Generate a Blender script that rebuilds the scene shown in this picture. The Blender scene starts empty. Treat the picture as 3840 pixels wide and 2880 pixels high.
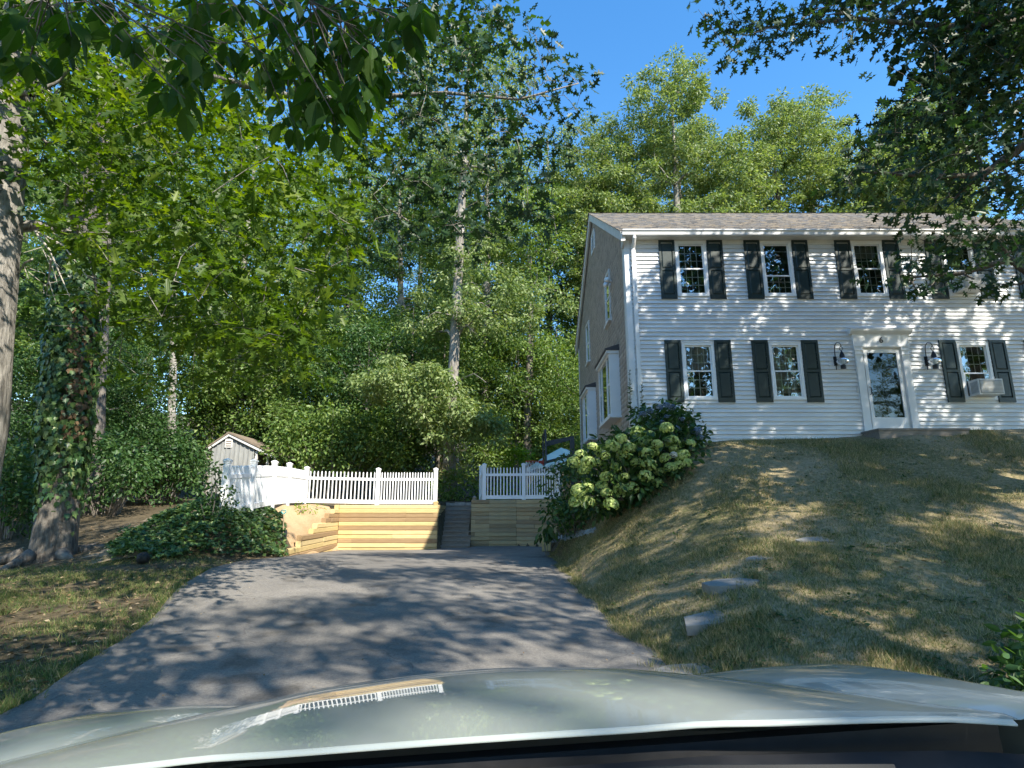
import bpy, math, random
import numpy as np
from mathutils import Vector, Matrix

R = math.radians
rng = np.random.default_rng(7)
random.seed(7)
sc = bpy.context.scene
col = sc.collection

# ------------------------------------------------------------------ camera, sky, sun, exposure
F = 2210.0
EYE = 1.45
PITCH = math.atan(.221)
SP, CP = math.sin(PITCH), math.cos(PITCH)
cam_d = bpy.data.cameras.new('camera')
cam_d.sensor_width = 36.0
cam_d.lens = F / 3840 * 36
cam_d.clip_start = .02
cam_d.clip_end = 2000
cam = bpy.data.objects.new('camera', cam_d)
cam.location = (0, 0, EYE)
cam.rotation_euler = (R(90) + PITCH, 0, 0)
col.objects.link(cam)
sc.camera = cam

SUN = Vector((.80, -1.0, 1.15)).normalized()          # direction towards the sun
w = bpy.data.worlds.new('World')
sc.world = w
w.use_nodes = True
nt = w.node_tree
nt.nodes.clear()
sky = nt.nodes.new('ShaderNodeTexSky')
sky.sky_type = 'NISHITA'
sky.sun_disc = False
sky.sun_elevation = math.asin(SUN.z)
sky.sun_rotation = math.atan2(SUN.x, SUN.y)
sky.air_density = 1.15
sky.dust_density = .05
sky.ozone_density = 1.7
bg = nt.nodes.new('ShaderNodeBackground')
bg.inputs['Strength'].default_value = .15
out = nt.nodes.new('ShaderNodeOutputWorld')
hs = nt.nodes.new('ShaderNodeHueSaturation')      # the clear deep blue of the photographed sky, all over the dome
hs.inputs['Saturation'].default_value = 1.32
nt.links.new(sky.outputs[0], hs.inputs['Color'])
nt.links.new(hs.outputs[0], bg.inputs[0])
nt.links.new(bg.outputs[0], out.inputs[0])

sl = bpy.data.lights.new('sun', 'SUN')
sl.energy = 4.7
sl.angle = R(.6)
sl.color = (1, .93, .80)
so = bpy.data.objects.new('sun', sl)
so.rotation_euler = SUN.to_track_quat('Z', 'Y').to_euler()
so.location = SUN * 60
col.objects.link(so)

sc.view_settings.view_transform = 'Standard'
sc.view_settings.look = 'None'
sc.view_settings.gamma = 1
sc.view_settings.use_curve_mapping = False
sc.view_settings.exposure = 1.2
sc.render.engine = 'CYCLES'
sc.cycles.max_bounces = 7
sc.cycles.diffuse_bounces = 3
sc.cycles.transmission_bounces = 4
sc.cycles.transparent_max_bounces = 8


def P(dx, dy, Y):
    """World point at depth Y that lies along the sight line of a spot measured in the photograph."""
    u = (dx * 1.736 - 1920) / F
    v = (1440 - dy * 1.736) / F
    yd = CP - v * SP
    return Vector((u / yd * Y, Y, EYE + (SP + v * CP) / yd * Y))


# ------------------------------------------------------------------ object helpers
def tag(o, label=None, cat=None, group=None, kind=None):
    if label: o['label'] = label
    if cat: o['category'] = cat
    if group: o['group'] = group
    if kind: o['kind'] = kind
    return o


def empty(name, loc=(0, 0, 0), label=None, cat=None, group=None):
    o = bpy.data.objects.new(name, None)
    o.location = loc
    o.empty_display_size = .2
    col.objects.link(o)
    return tag(o, label, cat, group)


def link(name, me, parent=None, loc=None):
    o = bpy.data.objects.new(name, me)
    col.objects.link(o)
    if parent is not None:
        o.parent = parent
    if loc is not None:
        o.location = loc
    return o


def copy_tree(o, parent=None):
    c = o.copy()
    col.objects.link(c)
    if parent is not None:
        c.parent = parent
    for ch in [x for x in o.children]:
        copy_tree(ch, c)
    return c


class MB:
    """Collects shapes; build() links them as one mesh object."""
    def __init__(s):
        s.v = []; s.f = []; s.m = []

    def add(s, verts, faces, mi=0):
        b = len(s.v)
        s.v += [tuple(p) for p in verts]
        s.f += [[i + b for i in f] for f in faces]
        s.m += [mi] * len(faces)
        return s

    def box(s, a, b, mi=0):
        x0, y0, z0 = a; x1, y1, z1 = b
        return s.add([(x0, y0, z0), (x1, y0, z0), (x1, y1, z0), (x0, y1, z0), (x0, y0, z1), (x1, y0, z1), (x1, y1, z1), (x0, y1, z1)],
                     [(0, 3, 2, 1), (4, 5, 6, 7), (0, 1, 5, 4), (1, 2, 6, 5), (2, 3, 7, 6), (3, 0, 4, 7)], mi)

    def prism(s, prof, ax, a, b, mi=0):
        """extrude a closed profile (pairs) along axis ax from a to b"""
        n = len(prof)
        def p(q, t):
            return {'x': (t, q[0], q[1]), 'y': (q[0], t, q[1]), 'z': (q[0], q[1], t)}[ax]
        vs = [p(q, a) for q in prof] + [p(q, b) for q in prof]
        fs = [(i, (i + 1) % n, n + (i + 1) % n, n + i) for i in range(n)] + [tuple(range(n))[::-1], tuple(range(n, 2 * n))]
        return s.add(vs, fs, mi)

    def tube(s, pts, rad, n=8, mi=0, cap=True):
        pts = [Vector(p) for p in pts]
        if not hasattr(rad, '__len__'):
            rad = [rad] * len(pts)
        vs = []; fs = []
        prev = None
        for i, p in enumerate(pts):
            t = (pts[min(i + 1, len(pts) - 1)] - pts[max(i - 1, 0)])
            if t.length < 1e-6: t = Vector((0, 0, 1))
            t.normalize()
            if prev is None:
                a = t.orthogonal().normalized()
            else:
                a = (prev - t * prev.dot(t))
                a = a.normalized() if a.length > 1e-5 else t.orthogonal().normalized()
            prev = a
            b = t.cross(a)
            for k in range(n):
                th = 2 * math.pi * k / n
                vs.append(p + (a * math.cos(th) + b * math.sin(th)) * rad[i])
        for i in range(len(pts) - 1):
            for k in range(n):
                fs.append((i * n + k, i * n + (k + 1) % n, (i + 1) * n + (k + 1) % n, (i + 1) * n + k))
        if cap:
            fs.append(tuple(range(n))[::-1])
            fs.append(tuple(range((len(pts) - 1) * n, len(pts) * n)))
        return s.add(vs, fs, mi)

    def lathe(s, prof, c=(0, 0, 0), n=16, mi=0):
        vs = []; fs = []
        for r, z in prof:
            for k in range(n):
                th = 2 * math.pi * k / n
                vs.append((c[0] + r * math.cos(th), c[1] + r * math.sin(th), c[2] + z))
        for i in range(len(prof) - 1):
            for k in range(n):
                fs.append((i * n + k, i * n + (k + 1) % n, (i + 1) * n + (k + 1) % n, (i + 1) * n + k))
        return s.add(vs, fs, mi)

    def build(s, name, mats, parent=None, smooth=False, loc=None):
        me = bpy.data.meshes.new(name)
        me.from_pydata(s.v, [], s.f)
        if not isinstance(mats, (list, tuple)): mats = [mats]
        for m in mats: me.materials.append(m)
        if len(mats) > 1:
            me.polygons.foreach_set('material_index', s.m)
        if smooth:
            me.polygons.foreach_set('use_smooth', [True] * len(me.polygons))
        me.update()
        return link(name, me, parent, loc)


def fast_mesh(name, V, faces_flat, starts, mat, rnd=None, smooth=False):
    me = bpy.data.meshes.new(name)
    V = np.ascontiguousarray(V, dtype=np.float32)
    me.vertices.add(len(V))
    me.vertices.foreach_set('co', V.ravel())
    me.loops.add(len(faces_flat))
    me.loops.foreach_set('vertex_index', np.ascontiguousarray(faces_flat, dtype=np.int32))
    me.polygons.add(len(starts))
    me.polygons.foreach_set('loop_start', np.ascontiguousarray(starts, dtype=np.int32))
    if rnd is not None:
        at = me.attributes.new('rnd', 'FLOAT', 'FACE')
        at.data.foreach_set('value', np.ascontiguousarray(rnd, dtype=np.float32))
    if smooth:
        me.polygons.foreach_set('use_smooth', np.ones(len(starts), dtype=bool))
    me.materials.append(mat)
    me.update(calc_edges=True)
    return me


# ------------------------------------------------------------------ materials
def new_mat(name):
    m = bpy.data.materials.new(name)
    m.use_nodes = True
    n = m.node_tree.nodes
    return m, n, m.node_tree.links, n['Principled BSDF'], n['Material Output']


def coords(n, l, kind, stretch=(1, 1, 1)):
    mp = n.new('ShaderNodeMapping')
    mp.inputs['Scale'].default_value = stretch
    if kind == 'pos':
        g = n.new('ShaderNodeNewGeometry')
        l.new(g.outputs['Position'], mp.inputs['Vector'])
    else:
        t = n.new('ShaderNodeTexCoord')
        l.new(t.outputs['Object'], mp.inputs['Vector'])
    return mp.outputs[0]


def noise(n, l, vec, scale, detail=4, rough=.55):
    t = n.new('ShaderNodeTexNoise')
    t.inputs['Scale'].default_value = scale
    t.inputs['Detail'].default_value = detail
    t.inputs['Roughness'].default_value = rough
    l.new(vec, t.inputs['Vector'])
    return t.outputs['Fac']


def ramp(n, l, fac, stops):
    r = n.new('ShaderNodeValToRGB')
    e = r.color_ramp.elements
    while len(e) < len(stops): e.new(.5)
    for i, (p, c) in enumerate(stops):
        e[i].position = p
        e[i].color = (*c, 1) if len(c) == 3 else c
    l.new(fac, r.inputs[0])
    return r.outputs[0]


def mixc(n, l, fac, a, b, mode='MIX'):
    m = n.new('ShaderNodeMix')
    m.data_type = 'RGBA'
    m.blend_type = mode
    for s, val in ((m.inputs[0], fac), (m.inputs[6], a), (m.inputs[7], b)):
        if hasattr(val, 'links'):
            l.new(val, s)
        else:
            s.default_value = (*val, 1) if isinstance(val, tuple) else val
    return m.outputs[2]


def bump(n, l, bs, h, strength=.3, dist=.01):
    b = n.new('ShaderNodeBump')
    b.inputs['Strength'].default_value = strength
    b.inputs['Distance'].default_value = dist
    l.new(h, b.inputs['Height'])
    l.new(b.outputs[0], bs.inputs['Normal'])


def basic(name, c1, c2=None, rough=.6, scale=6, kind='pos', stretch=(1, 1, 1), bmp=0, bscale=60, metal=0, coat=0, spec=.5, lo=.35, hi=.65):
    m, n, l, bs, o = new_mat(name)
    v = coords(n, l, kind, stretch)
    if c2 is not None:
        l.new(ramp(n, l, noise(n, l, v, scale, 6), [(lo, c1), (hi, c2)]), bs.inputs['Base Color'])
    else:
        bs.inputs['Base Color'].default_value = (*c1, 1)
    bs.inputs['Roughness'].default_value = rough
    bs.inputs['Metallic'].default_value = metal
    bs.inputs['Coat Weight'].default_value = coat
    bs.inputs['Specular IOR Level'].default_value = spec
    if bmp:
        bump(n, l, bs, noise(n, l, v, bscale, 5), bmp, .01)
    return m


def leaf_mat(name, stops, trans=.4, rough=.45, tint=(1.0, 1.15, .35), spec=.4):
    """leaf colour differs from leaf to leaf; part of the light goes through the blade"""
    m, n, l, bs, o = new_mat(name)
    at = n.new('ShaderNodeAttribute'); at.attribute_name = 'rnd'
    oi = n.new('ShaderNodeObjectInfo')
    ad = n.new('ShaderNodeMath'); ad.operation = 'ADD'
    l.new(at.outputs['Fac'], ad.inputs[0]); l.new(oi.outputs['Random'], ad.inputs[1])
    fr = n.new('ShaderNodeMath'); fr.operation = 'FRACT'
    l.new(ad.outputs[0], fr.inputs[0])
    c = ramp(n, l, fr.outputs[0], stops)
    l.new(c, bs.inputs['Base Color'])
    bs.inputs['Roughness'].default_value = rough
    bs.inputs['Specular IOR Level'].default_value = spec
    tr = n.new('ShaderNodeBsdfTranslucent')
    l.new(mixc(n, l, 1.0, c, tint, 'MULTIPLY'), tr.inputs[0])
    mx = n.new('ShaderNodeMixShader'); mx.inputs[0].default_value = trans
    l.new(bs.outputs[0], mx.inputs[1]); l.new(tr.outputs[0], mx.inputs[2])
    l.new(mx.outputs[0], o.inputs['Surface'])
    return m


def bark_mat(name, c1, c2, vert=3.5, strength=.9):
    m, n, l, bs, o = new_mat(name)
    v = coords(n, l, 'pos', (9, 9, 1.6))
    f1 = noise(n, l, v, 2.2, 8, .65)
    v2 = coords(n, l, 'pos', (1, 1, .6))
    f2 = noise(n, l, v2, 3.0, 4)
    c = ramp(n, l, f1, [(.36, c1), (.62, c2)])
    lich = ramp(n, l, f2, [(.5, (0, 0, 0)), (.68, (1, 1, 1))])
    l.new(mixc(n, l, lich, c, tuple(min(1, x * 1.35) for x in c2)), bs.inputs['Base Color'])
    bs.inputs['Roughness'].default_value = .9
    bump(n, l, bs, f1, strength, .06)
    return m


def timber_mat(name, stops):
    m, n, l, bs, o = new_mat(name)
    oi = n.new('ShaderNodeObjectInfo')
    base = ramp(n, l, oi.outputs['Random'], stops)
    v = coords(n, l, 'obj', (1.2, 22, 22))
    g = noise(n, l, v, 2.0, 6, .6)
    c = mixc(n, l, 1.0, base, ramp(n, l, g, [(.3, (.78, .74, .68)), (.7, (1.08, 1.05, 1.0))]), 'MULTIPLY')
    v2 = coords(n, l, 'obj', (2.2, 9, 9))
    vo = n.new('ShaderNodeTexVoronoi'); vo.inputs['Scale'].default_value = 1.6
    l.new(v2, vo.inputs['Vector'])
    kn = ramp(n, l, vo.outputs['Distance'], [(.05, (.35, .22, .12)), (.11, (1, 1, 1))])
    l.new(mixc(n, l, 1.0, c, kn, 'MULTIPLY'), bs.inputs['Base Color'])
    bs.inputs['Roughness'].default_value = .75
    bump(n, l, bs, g, .25, .004)
    return m


def glass_mat(name, refl=.22, tint=(.75, .8, .8)):
    m, n, l, bs, o = new_mat(name)
    tr = n.new('ShaderNodeBsdfTransparent'); tr.inputs[0].default_value = (*tint, 1)
    gl = n.new('ShaderNodeBsdfGlossy'); gl.inputs['Roughness'].default_value = .015
    gl.inputs[0].default_value = (.95, .97, 1, 1)
    v = coords(n, l, 'pos')
    nz = noise(n, l, v, 2.2, 2)
    b = n.new('ShaderNodeBump'); b.inputs['Strength'].default_value = .10; b.inputs['Distance'].default_value = .02
    l.new(nz, b.inputs['Height']); l.new(b.outputs[0], gl.inputs['Normal'])
    fr = n.new('ShaderNodeFresnel'); fr.inputs[0].default_value = 1.5
    ad = n.new('ShaderNodeMath'); ad.operation = 'ADD'; ad.use_clamp = True; ad.inputs[1].default_value = refl
    l.new(fr.outputs[0], ad.inputs[0])
    mx = n.new('ShaderNodeMixShader')
    l.new(ad.outputs[0], mx.inputs[0]); l.new(tr.outputs[0], mx.inputs[1]); l.new(gl.outputs[0], mx.inputs[2])
    l.new(mx.outputs[0], o.inputs['Surface'])
    return m


def rnd_mat(name, stops, rough=.8, bmp=0):
    m, n, l, bs, o = new_mat(name)
    at = n.new('ShaderNodeAttribute'); at.attribute_name = 'rnd'
    v = coords(n, l, 'pos')
    c = ramp(n, l, at.outputs['Fac'], stops)
    g = noise(n, l, v, 30, 4)
    l.new(mixc(n, l, 1.0, c, ramp(n, l, g, [(.3, (.8, .8, .8)), (.7, (1.1, 1.1, 1.1))]), 'MULTIPLY'), bs.inputs['Base Color'])
    bs.inputs['Roughness'].default_value = rough
    return m


def ground_mat(name, stops, big=.5, small=14, bmp=.5):
    m, n, l, bs, o = new_mat(name)
    v = coords(n, l, 'pos')
    a = noise(n, l, v, big, 5, .6)
    b = noise(n, l, v, small, 6, .7)
    mm = n.new('ShaderNodeMath'); mm.operation = 'MULTIPLY_ADD'
    l.new(b, mm.inputs[0]); mm.inputs[1].default_value = .55
    s2 = n.new('ShaderNodeMath'); s2.operation = 'MULTIPLY'; s2.inputs[1].default_value = .45
    l.new(a, s2.inputs[0]); l.new(s2.outputs[0], mm.inputs[2])
    l.new(ramp(n, l, mm.outputs[0], stops), bs.inputs['Base Color'])
    bs.inputs['Roughness'].default_value = .95
    bs.inputs['Specular IOR Level'].default_value = .15
    bump(n, l, bs, b, bmp, .03)
    return m


def asphalt_mat():
    m, n, l, bs, o = new_mat('asphalt')
    v = coords(n, l, 'pos')
    big = noise(n, l, v, .7, 5, .6)
    sm = noise(n, l, v, 140, 3, .8)
    c = ramp(n, l, big, [(.3, (.14, .132, .122)), (.7, (.23, .214, .194))])
    c = mixc(n, l, 1.0, c, ramp(n, l, sm, [(.3, (.6, .6, .6)), (.55, (1, 1, 1)), (.70, (1.5, 1.46, 1.4))]), 'MULTIPLY')
    vo = n.new('ShaderNodeTexVoronoi'); vo.feature = 'DISTANCE_TO_EDGE'; vo.inputs['Scale'].default_value = .55
    wv = n.new('ShaderNodeVectorMath'); wv.operation = 'ADD'
    nz = n.new('ShaderNodeTexNoise'); nz.inputs['Scale'].default_value = 1.6
    l.new(v, nz.inputs['Vector']); l.new(v, wv.inputs[0]); l.new(nz.outputs['Color'], wv.inputs[1])
    l.new(wv.outputs[0], vo.inputs['Vector'])
    cr = ramp(n, l, vo.outputs['Distance'], [(.002, (.7, .7, .7)), (.006, (1, 1, 1))])
    grit = noise(n, l, v, 34, 4, .75)
    c = mixc(n, l, 1.0, c, ramp(n, l, grit, [(.34, (.72, .72, .73)), (.5, (1, 1, 1)), (.68, (1.22, 1.2, 1.17))]), 'MULTIPLY')
    stain = noise(n, l, v, 1.9, 3, .5)
    c = mixc(n, l, 1.0, c, ramp(n, l, stain, [(.30, (.62, .61, .60)), (.42, (1, 1, 1))]), 'MULTIPLY')
    l.new(mixc(n, l, 1.0, c, cr, 'MULTIPLY'), bs.inputs['Base Color'])
    bs.inputs['Roughness'].default_value = .85
    bs.inputs['Specular IOR Level'].default_value = .3
    bump(n, l, bs, sm, .5, .006)
    return m


WHITE = basic('white_paint', (.74, .75, .75), (.80, .80, .80), .5, 3, bmp=.03)
CLAP = basic('white_clapboard_paint', (.64, .66, .68), (.76, .775, .785), .55, 2.0, stretch=(.7, 1, 3), bmp=.05, bscale=90)
VINYL = basic('white_vinyl', (.84, .85, .86), None, .35)
SHUT = basic('dark_green_shutter_paint', (.012, .026, .026), (.020, .036, .034), .38, 9, bmp=.04)
CEDAR = rnd_mat('weathered_cedar', [(0, (.34, .335, .33)), (.4, (.46, .45, .445)), (.7, (.52, .50, .485)), (1, (.40, .385, .37))], .9)
ROOFM = rnd_mat('asphalt_roof_shingle', [(0, (.075, .08, .09)), (.3, (.14, .13, .12)), (.5, (.22, .19, .16)), (.7, (.12, .13, .15)), (.85, (.25, .21, .16)), (1, (.16, .155, .15))], .95)
TRIM = basic('weathered_white_trim', (.60, .59, .56), (.70, .69, .66), .6, 4)
DARK = basic('dark_room', (.03, .03, .032), None, .9)  # near-black: the shade of unlit interiors is put into the colour
CURT = basic('pale_curtain', (.42, .40, .36), (.52, .5, .46), .9, 14, stretch=(8, 1, .2))
GLASS = glass_mat('window_glass', .26)
GLASSD = glass_mat('storm_door_glass', .045, (.35, .4, .4))
CLEAR = glass_mat('clear_globe_glass', .03, (.92, .93, .93))
IRON = basic('black_iron', (.02, .02, .024), None, .45, metal=.3)
DOORG = basic('dark_green_door', (.012, .03, .028), None, .4)
CONC = basic('grey_concrete', (.30, .29, .27), (.38, .37, .35), .9, 5, bmp=.3)
DECKW = basic('weathered_grey_deck', (.19, .17, .15), (.27, .24, .21), .85, 4, stretch=(1, 8, 8), bmp=.15)
STEPW = basic('grey_brown_step_wood', (.19, .165, .135), (.28, .24, .20), .85, 5, stretch=(1, 8, 8), bmp=.2)
TIMB = timber_mat('pale_pine_timber', [(0, (.60, .47, .23)), (.4, (.54, .42, .20)), (.7, (.64, .51, .27)), (1, (.57, .46, .25))])
TIMN = timber_mat('brown_pine_timber', [(0, (.30, .205, .11)), (.4, (.36, .25, .135)), (.7, (.27, .18, .10)), (1, (.40, .29, .16))])
TIMG = timber_mat('shaded_pine_timber', [(0, (.40, .34, .21)), (.3, (.44, .36, .21)), (.38, (.27, .20, .12)), (.52, (.36, .31, .20)), (.6, (.46, .38, .22)), (.72, (.25, .19, .11)), (.85, (.46, .37, .21)), (1, (.36, .31, .20))])  # greyer copy of the pine, with the right wall's shade in its colour
SLATE = basic('bluestone', (.17, .168, .16), (.26, .25, .23), .8, 5, bmp=.25, bscale=30)
GRAVEL = basic('pale_gravel', (.33, .33, .32), (.5, .5, .48), .9, 30)
STONE = basic('field_stone', (.26, .23, .20), (.38, .34, .30), .9, 7, bmp=.4, bscale=25)
ACM = basic('ac_plastic', (.62, .62, .60), (.68, .68, .66), .5, 6)
ACG = basic('ac_grille', (.30, .31, .31), None, .6)
SHEDW = basic('grey_board_wall', (.24, .245, .24), (.33, .335, .32), .9, 3, stretch=(3, 3, .6), bmp=.1)
SHEDR = basic('brown_shed_roof', (.16, .12, .09), (.24, .19, .14), .95, 6)
BARK = bark_mat('grey_oak_bark', (.10, .09, .075), (.29, .27, .24))
BARKD = bark_mat('dark_bark', (.06, .05, .042), (.17, .15, .125))
BARKP = bark_mat('pale_bark', (.12, .105, .085), (.31, .28, .24))
TWIG = basic('grey_twig', (.16, .14, .115), (.25, .22, .19), .9, 12)
DEAD = basic('bare_dead_wood', (.36, .33, .28), (.48, .44, .38), .9, 12)
CARP = basic('sage_grey_car_paint', (.33, .36, .335), None, .45, metal=.0, coat=1.0)
CARP.node_tree.nodes['Principled BSDF'].inputs['Coat Roughness'].default_value = .02
BLACKP = basic('black_cowl_plastic', (.012, .013, .015), (.02, .02, .022), .5, 20)
RUBBER = basic('black_rubber', (.012, .012, .012), None, .7)
CHROME = basic('alloy', (.5, .5, .5), None, .3, metal=1)
TEAL = basic('teal_plastic', (.08, .42, .40), None, .4)
UMB = basic('pale_umbrella_cloth', (.70, .82, .80), None, .8)
RED = basic('red_steel', (.35, .03, .02), None, .5)
SLATEM = basic('dark_grey_steel', (.05, .06, .07), None, .5, metal=.2)
ASPH = asphalt_mat()
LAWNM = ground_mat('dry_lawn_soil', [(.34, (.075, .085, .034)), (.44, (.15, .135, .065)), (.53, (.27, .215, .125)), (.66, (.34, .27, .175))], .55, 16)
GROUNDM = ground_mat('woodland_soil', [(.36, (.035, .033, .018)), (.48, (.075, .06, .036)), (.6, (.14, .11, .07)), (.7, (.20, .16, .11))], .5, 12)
PATHM = ground_mat('packed_dirt_path', [(.35, (.15, .115, .08)), (.65, (.30, .24, .17))], .8, 18)
BANKM = ground_mat('sandy_bank', [(.35, (.33, .22, .12)), (.65, (.50, .36, .22))], .8, 18)

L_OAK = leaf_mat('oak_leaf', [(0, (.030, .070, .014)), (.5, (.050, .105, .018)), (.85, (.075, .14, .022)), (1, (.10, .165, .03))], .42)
L_LIT = leaf_mat('sunlit_leaf', [(0, (.040, .085, .010)), (.5, (.072, .13, .014)), (.85, (.12, .19, .02)), (1, (.18, .24, .03))], .5, tint=(1.6, 1.6, .2))  # brighter, yellower copy of the oak leaf; sunlight is put into the colour
L_DARK = leaf_mat('dark_oak_leaf', [(0, (.016, .045, .020)), (.6, (.026, .064, .024)), (1, (.045, .09, .03))], .30)  # dark copy of the oak leaf; the limb's silhouette is put into the colour
L_HICK = leaf_mat('hickory_leaf', [(0, (.022, .060, .012)), (.6, (.038, .088, .014)), (1, (.06, .12, .018))], .55, .5, tint=(1.4, 1.6, .25), spec=.25)
L_FOR = leaf_mat('forest_leaf', [(0, (.060, .120, .026)), (.35, (.11, .19, .042)), (.75, (.17, .26, .065)), (1, (.27, .35, .11))], .42, tint=(1.35, 1.3, .4))
L_PALE = leaf_mat('pale_oak_leaf', [(0, (.11, .175, .05)), (.4, (.18, .25, .08)), (.8, (.25, .32, .12)), (1, (.36, .41, .19))], .42, tint=(1.2, 1.2, .5))
L_SHRUB = leaf_mat('shrub_leaf', [(0, (.025, .07, .02)), (.5, (.050, .11, .03)), (1, (.10, .18, .05))], .36)
L_YEL = leaf_mat('yellow_green_leaf', [(0, (.14, .25, .015)), (1, (.26, .38, .03))], .5)
L_IVY = leaf_mat('ivy_leaf', [(0, (.028, .075, .025)), (.5, (.065, .135, .042)), (.85, (.15, .23, .075)), (1, (.26, .32, .12))], .3, .35)
L_IVYD = leaf_mat('dead_ivy_leaf', [(0, (.10, .065, .035)), (1, (.22, .14, .075))], .3, .8)
L_BRN = leaf_mat('dried_flower', [(0, (.22, .17, .08)), (1, (.38, .29, .15))], .3, .8)
L_HYD = leaf_mat('hydrangea_leaf', [(0, (.022, .060, .016)), (.6, (.040, .095, .022)), (1, (.075, .14, .03))], .3)
F_GRN = leaf_mat('green_flower', [(0, (.34, .45, .13)), (.5, (.48, .58, .19)), (1, (.62, .68, .30))], .35, .7, (1, 1.05, .5))
F_BLU = leaf_mat('blue_flower', [(0, (.12, .17, .25)), (.5, (.18, .25, .36)), (1, (.28, .35, .44))], .3, .7, (1, 1, 1))
F_WHT = leaf_mat('white_flower', [(0, (.6, .6, .55)), (1, (.78, .78, .72))], .3, .7, (1, 1, 1))
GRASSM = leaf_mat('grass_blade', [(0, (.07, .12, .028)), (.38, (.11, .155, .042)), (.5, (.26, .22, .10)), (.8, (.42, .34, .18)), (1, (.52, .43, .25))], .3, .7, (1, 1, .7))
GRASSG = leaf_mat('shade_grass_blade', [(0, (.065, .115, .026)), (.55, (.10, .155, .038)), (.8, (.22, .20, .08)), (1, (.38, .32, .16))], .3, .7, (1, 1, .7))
LITTER = leaf_mat('fallen_leaf', [(0, (.14, .09, .05)), (.6, (.26, .18, .10)), (1, (.42, .33, .22))], .15, .8)

# ------------------------------------------------------------------ terrain
CT = [(-3.4, 0, .0), (0, 0, .0), (1.5, 0, .0), (4, 0, .02), (9, 0, .3), (-9, 0, .1), (0, -8, -.3), (-12, -8, -.2), (12, -8, .1),
      (0, 4.3, .03), (-3.4, 4.9, .10), (1.4, 5.9, .07), (-4.1, 7, .28), (-1.5, 7, .2), (1.15, 9, .22), (-5.1, 10.2, .6), (-1.5, 10.2, .38),
      (-1.5, 14, .42), (.95, 12.2, .36), (.95, 15, .45), (-3, 20.4, .28), (-1.6, 21.2, .34),
      (1.1, 20.6, .37), (.9, 18, .42), (-1.5, 17.5, .37),
      (3.8, 5, .12), (1.57, 5.7, .12), (2.1, 6.5, .40), (2.5, 7.1, .63), (3.12, 7.73, .90), (4.17, 8.25, 1.10), (7, 6, .55), (7.5, 9, 1.5), (11, 9, 1.7), (11, 5.5, .6), (16, 9, 1.9),
      (1.8, 9, .50), (2.3, 10.5, .95), (4.5, 10.8, 2.05), (7, 11.2, 2.35), (10, 11.2, 2.5), (3.7, 12.3, 2.62), (2.4, 13.3, 1.75), (1.5, 12.5, .75), (1.3, 16.3, .85), (1.5, 18.5, 1.15), (1.5, 14.5, .8),
      (4.4, 13.3, 3.02), (6.3, 13.2, 3.07), (8, 13.2, 3.16), (8.9, 12.5, 3.06), (10.5, 13.2, 3.28), (11.7, 13.2, 3.32), (16, 13.2, 3.4), (16, 18, 3.3), (8, 18, 3.1),
      (2.75, 14.2, 2.6), (2.75, 18, 2.0), (2.75, 22, 1.9), (8, 24, 2.0), (2, 20.5, 1.6),
      (-5.65, 14.2, .80), (-6.05, 14, 1.22), (-6.45, 14, 1.50), (-5.75, 17.8, .95), (-6.2, 17.8, 1.35), (-6.8, 17.8, 1.74), (-5.95, 20.2, 1.60), (-6.3, 20.2, 1.70), (-6.25, 13, 1.38), (-7.3, 18.5, 1.77), (-7.2, 16, 1.64), (-7.0, 20.3, 1.79),
      (-6.3, 11.2, .72), (-7.4, 12.3, 1.0), (-8, 14, 1.25), (-9.4, 12.4, .55), (-7, 9.5, .5), (-9, 8, .35), (-6.2, 6.8, .25), (-12, 12, .6), (-15, 10, .5), (-8, 17, 1.55), (-9, 21, 1.8), (-12, 20, 1.6), (-16, 18, 1.3),
      (-16, 26, 2.0), (-8, 26, 2.0), (0, 26, 2.0), (12, 26, 2.1), (18, 26, 2.3), (-18, 0, .2), (18, 0, .5), (-18, 26, 2.0), (18, 5, .8), (-18, 13, .7)]
CT = np.array(CT, float)


def _k(r2):
    return .5 * r2 * np.log(np.maximum(r2, 1e-9))


def tps_fit(c):
    n = len(c)
    d = ((c[:, None, :2] - c[None, :, :2]) ** 2).sum(-1)
    A = np.zeros((n + 3, n + 3))
    A[:n, :n] = _k(d) + np.eye(n) * .02
    A[:n, n:] = np.c_[np.ones(n), c[:, :2]]
    A[n:, :n] = A[:n, n:].T
    return np.linalg.solve(A, np.r_[c[:, 2], 0, 0, 0])


TW = tps_fit(CT)
DT = np.array([(-3.4, 0, .0), (0, 0, .0), (1.6, 0, .0), (0, -8, -.3), (-4, -8, -.3), (3, -8, -.3), (0, 4.3, .03), (-3.4, 4.9, .10), (1.4, 5.9, .07), (-4.1, 7, .26), (-1.5, 7, .17), (1.15, 9, .20),
               (-5.1, 10.2, .55), (-1.5, 10.2, .33), (-1.5, 14, .38), (1.0, 12.2, .31), (1.0, 15, .36), (-4.9, 14, .48), (-5.55, 17.8, .34), (-5.8, 20.3, .26), (-3, 20.4, .25), (-1.6, 21.2, .30), (1.1, 20.8, .34), (-1.5, 17.5, .33)], float)


DW = tps_fit(DT)


def drive(x, y):
    x = np.clip(np.asarray(x, float), -6.5, 2); y = np.clip(np.asarray(y, float), -8, 21.4)
    q = np.c_[x.ravel(), y.ravel()]
    d = ((q[:, None, :] - DT[None, :, :2]) ** 2).sum(-1)
    return (_k(d) @ DW[:-3] + DW[-3] + q @ DW[-2:]).reshape(x.shape)


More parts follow.
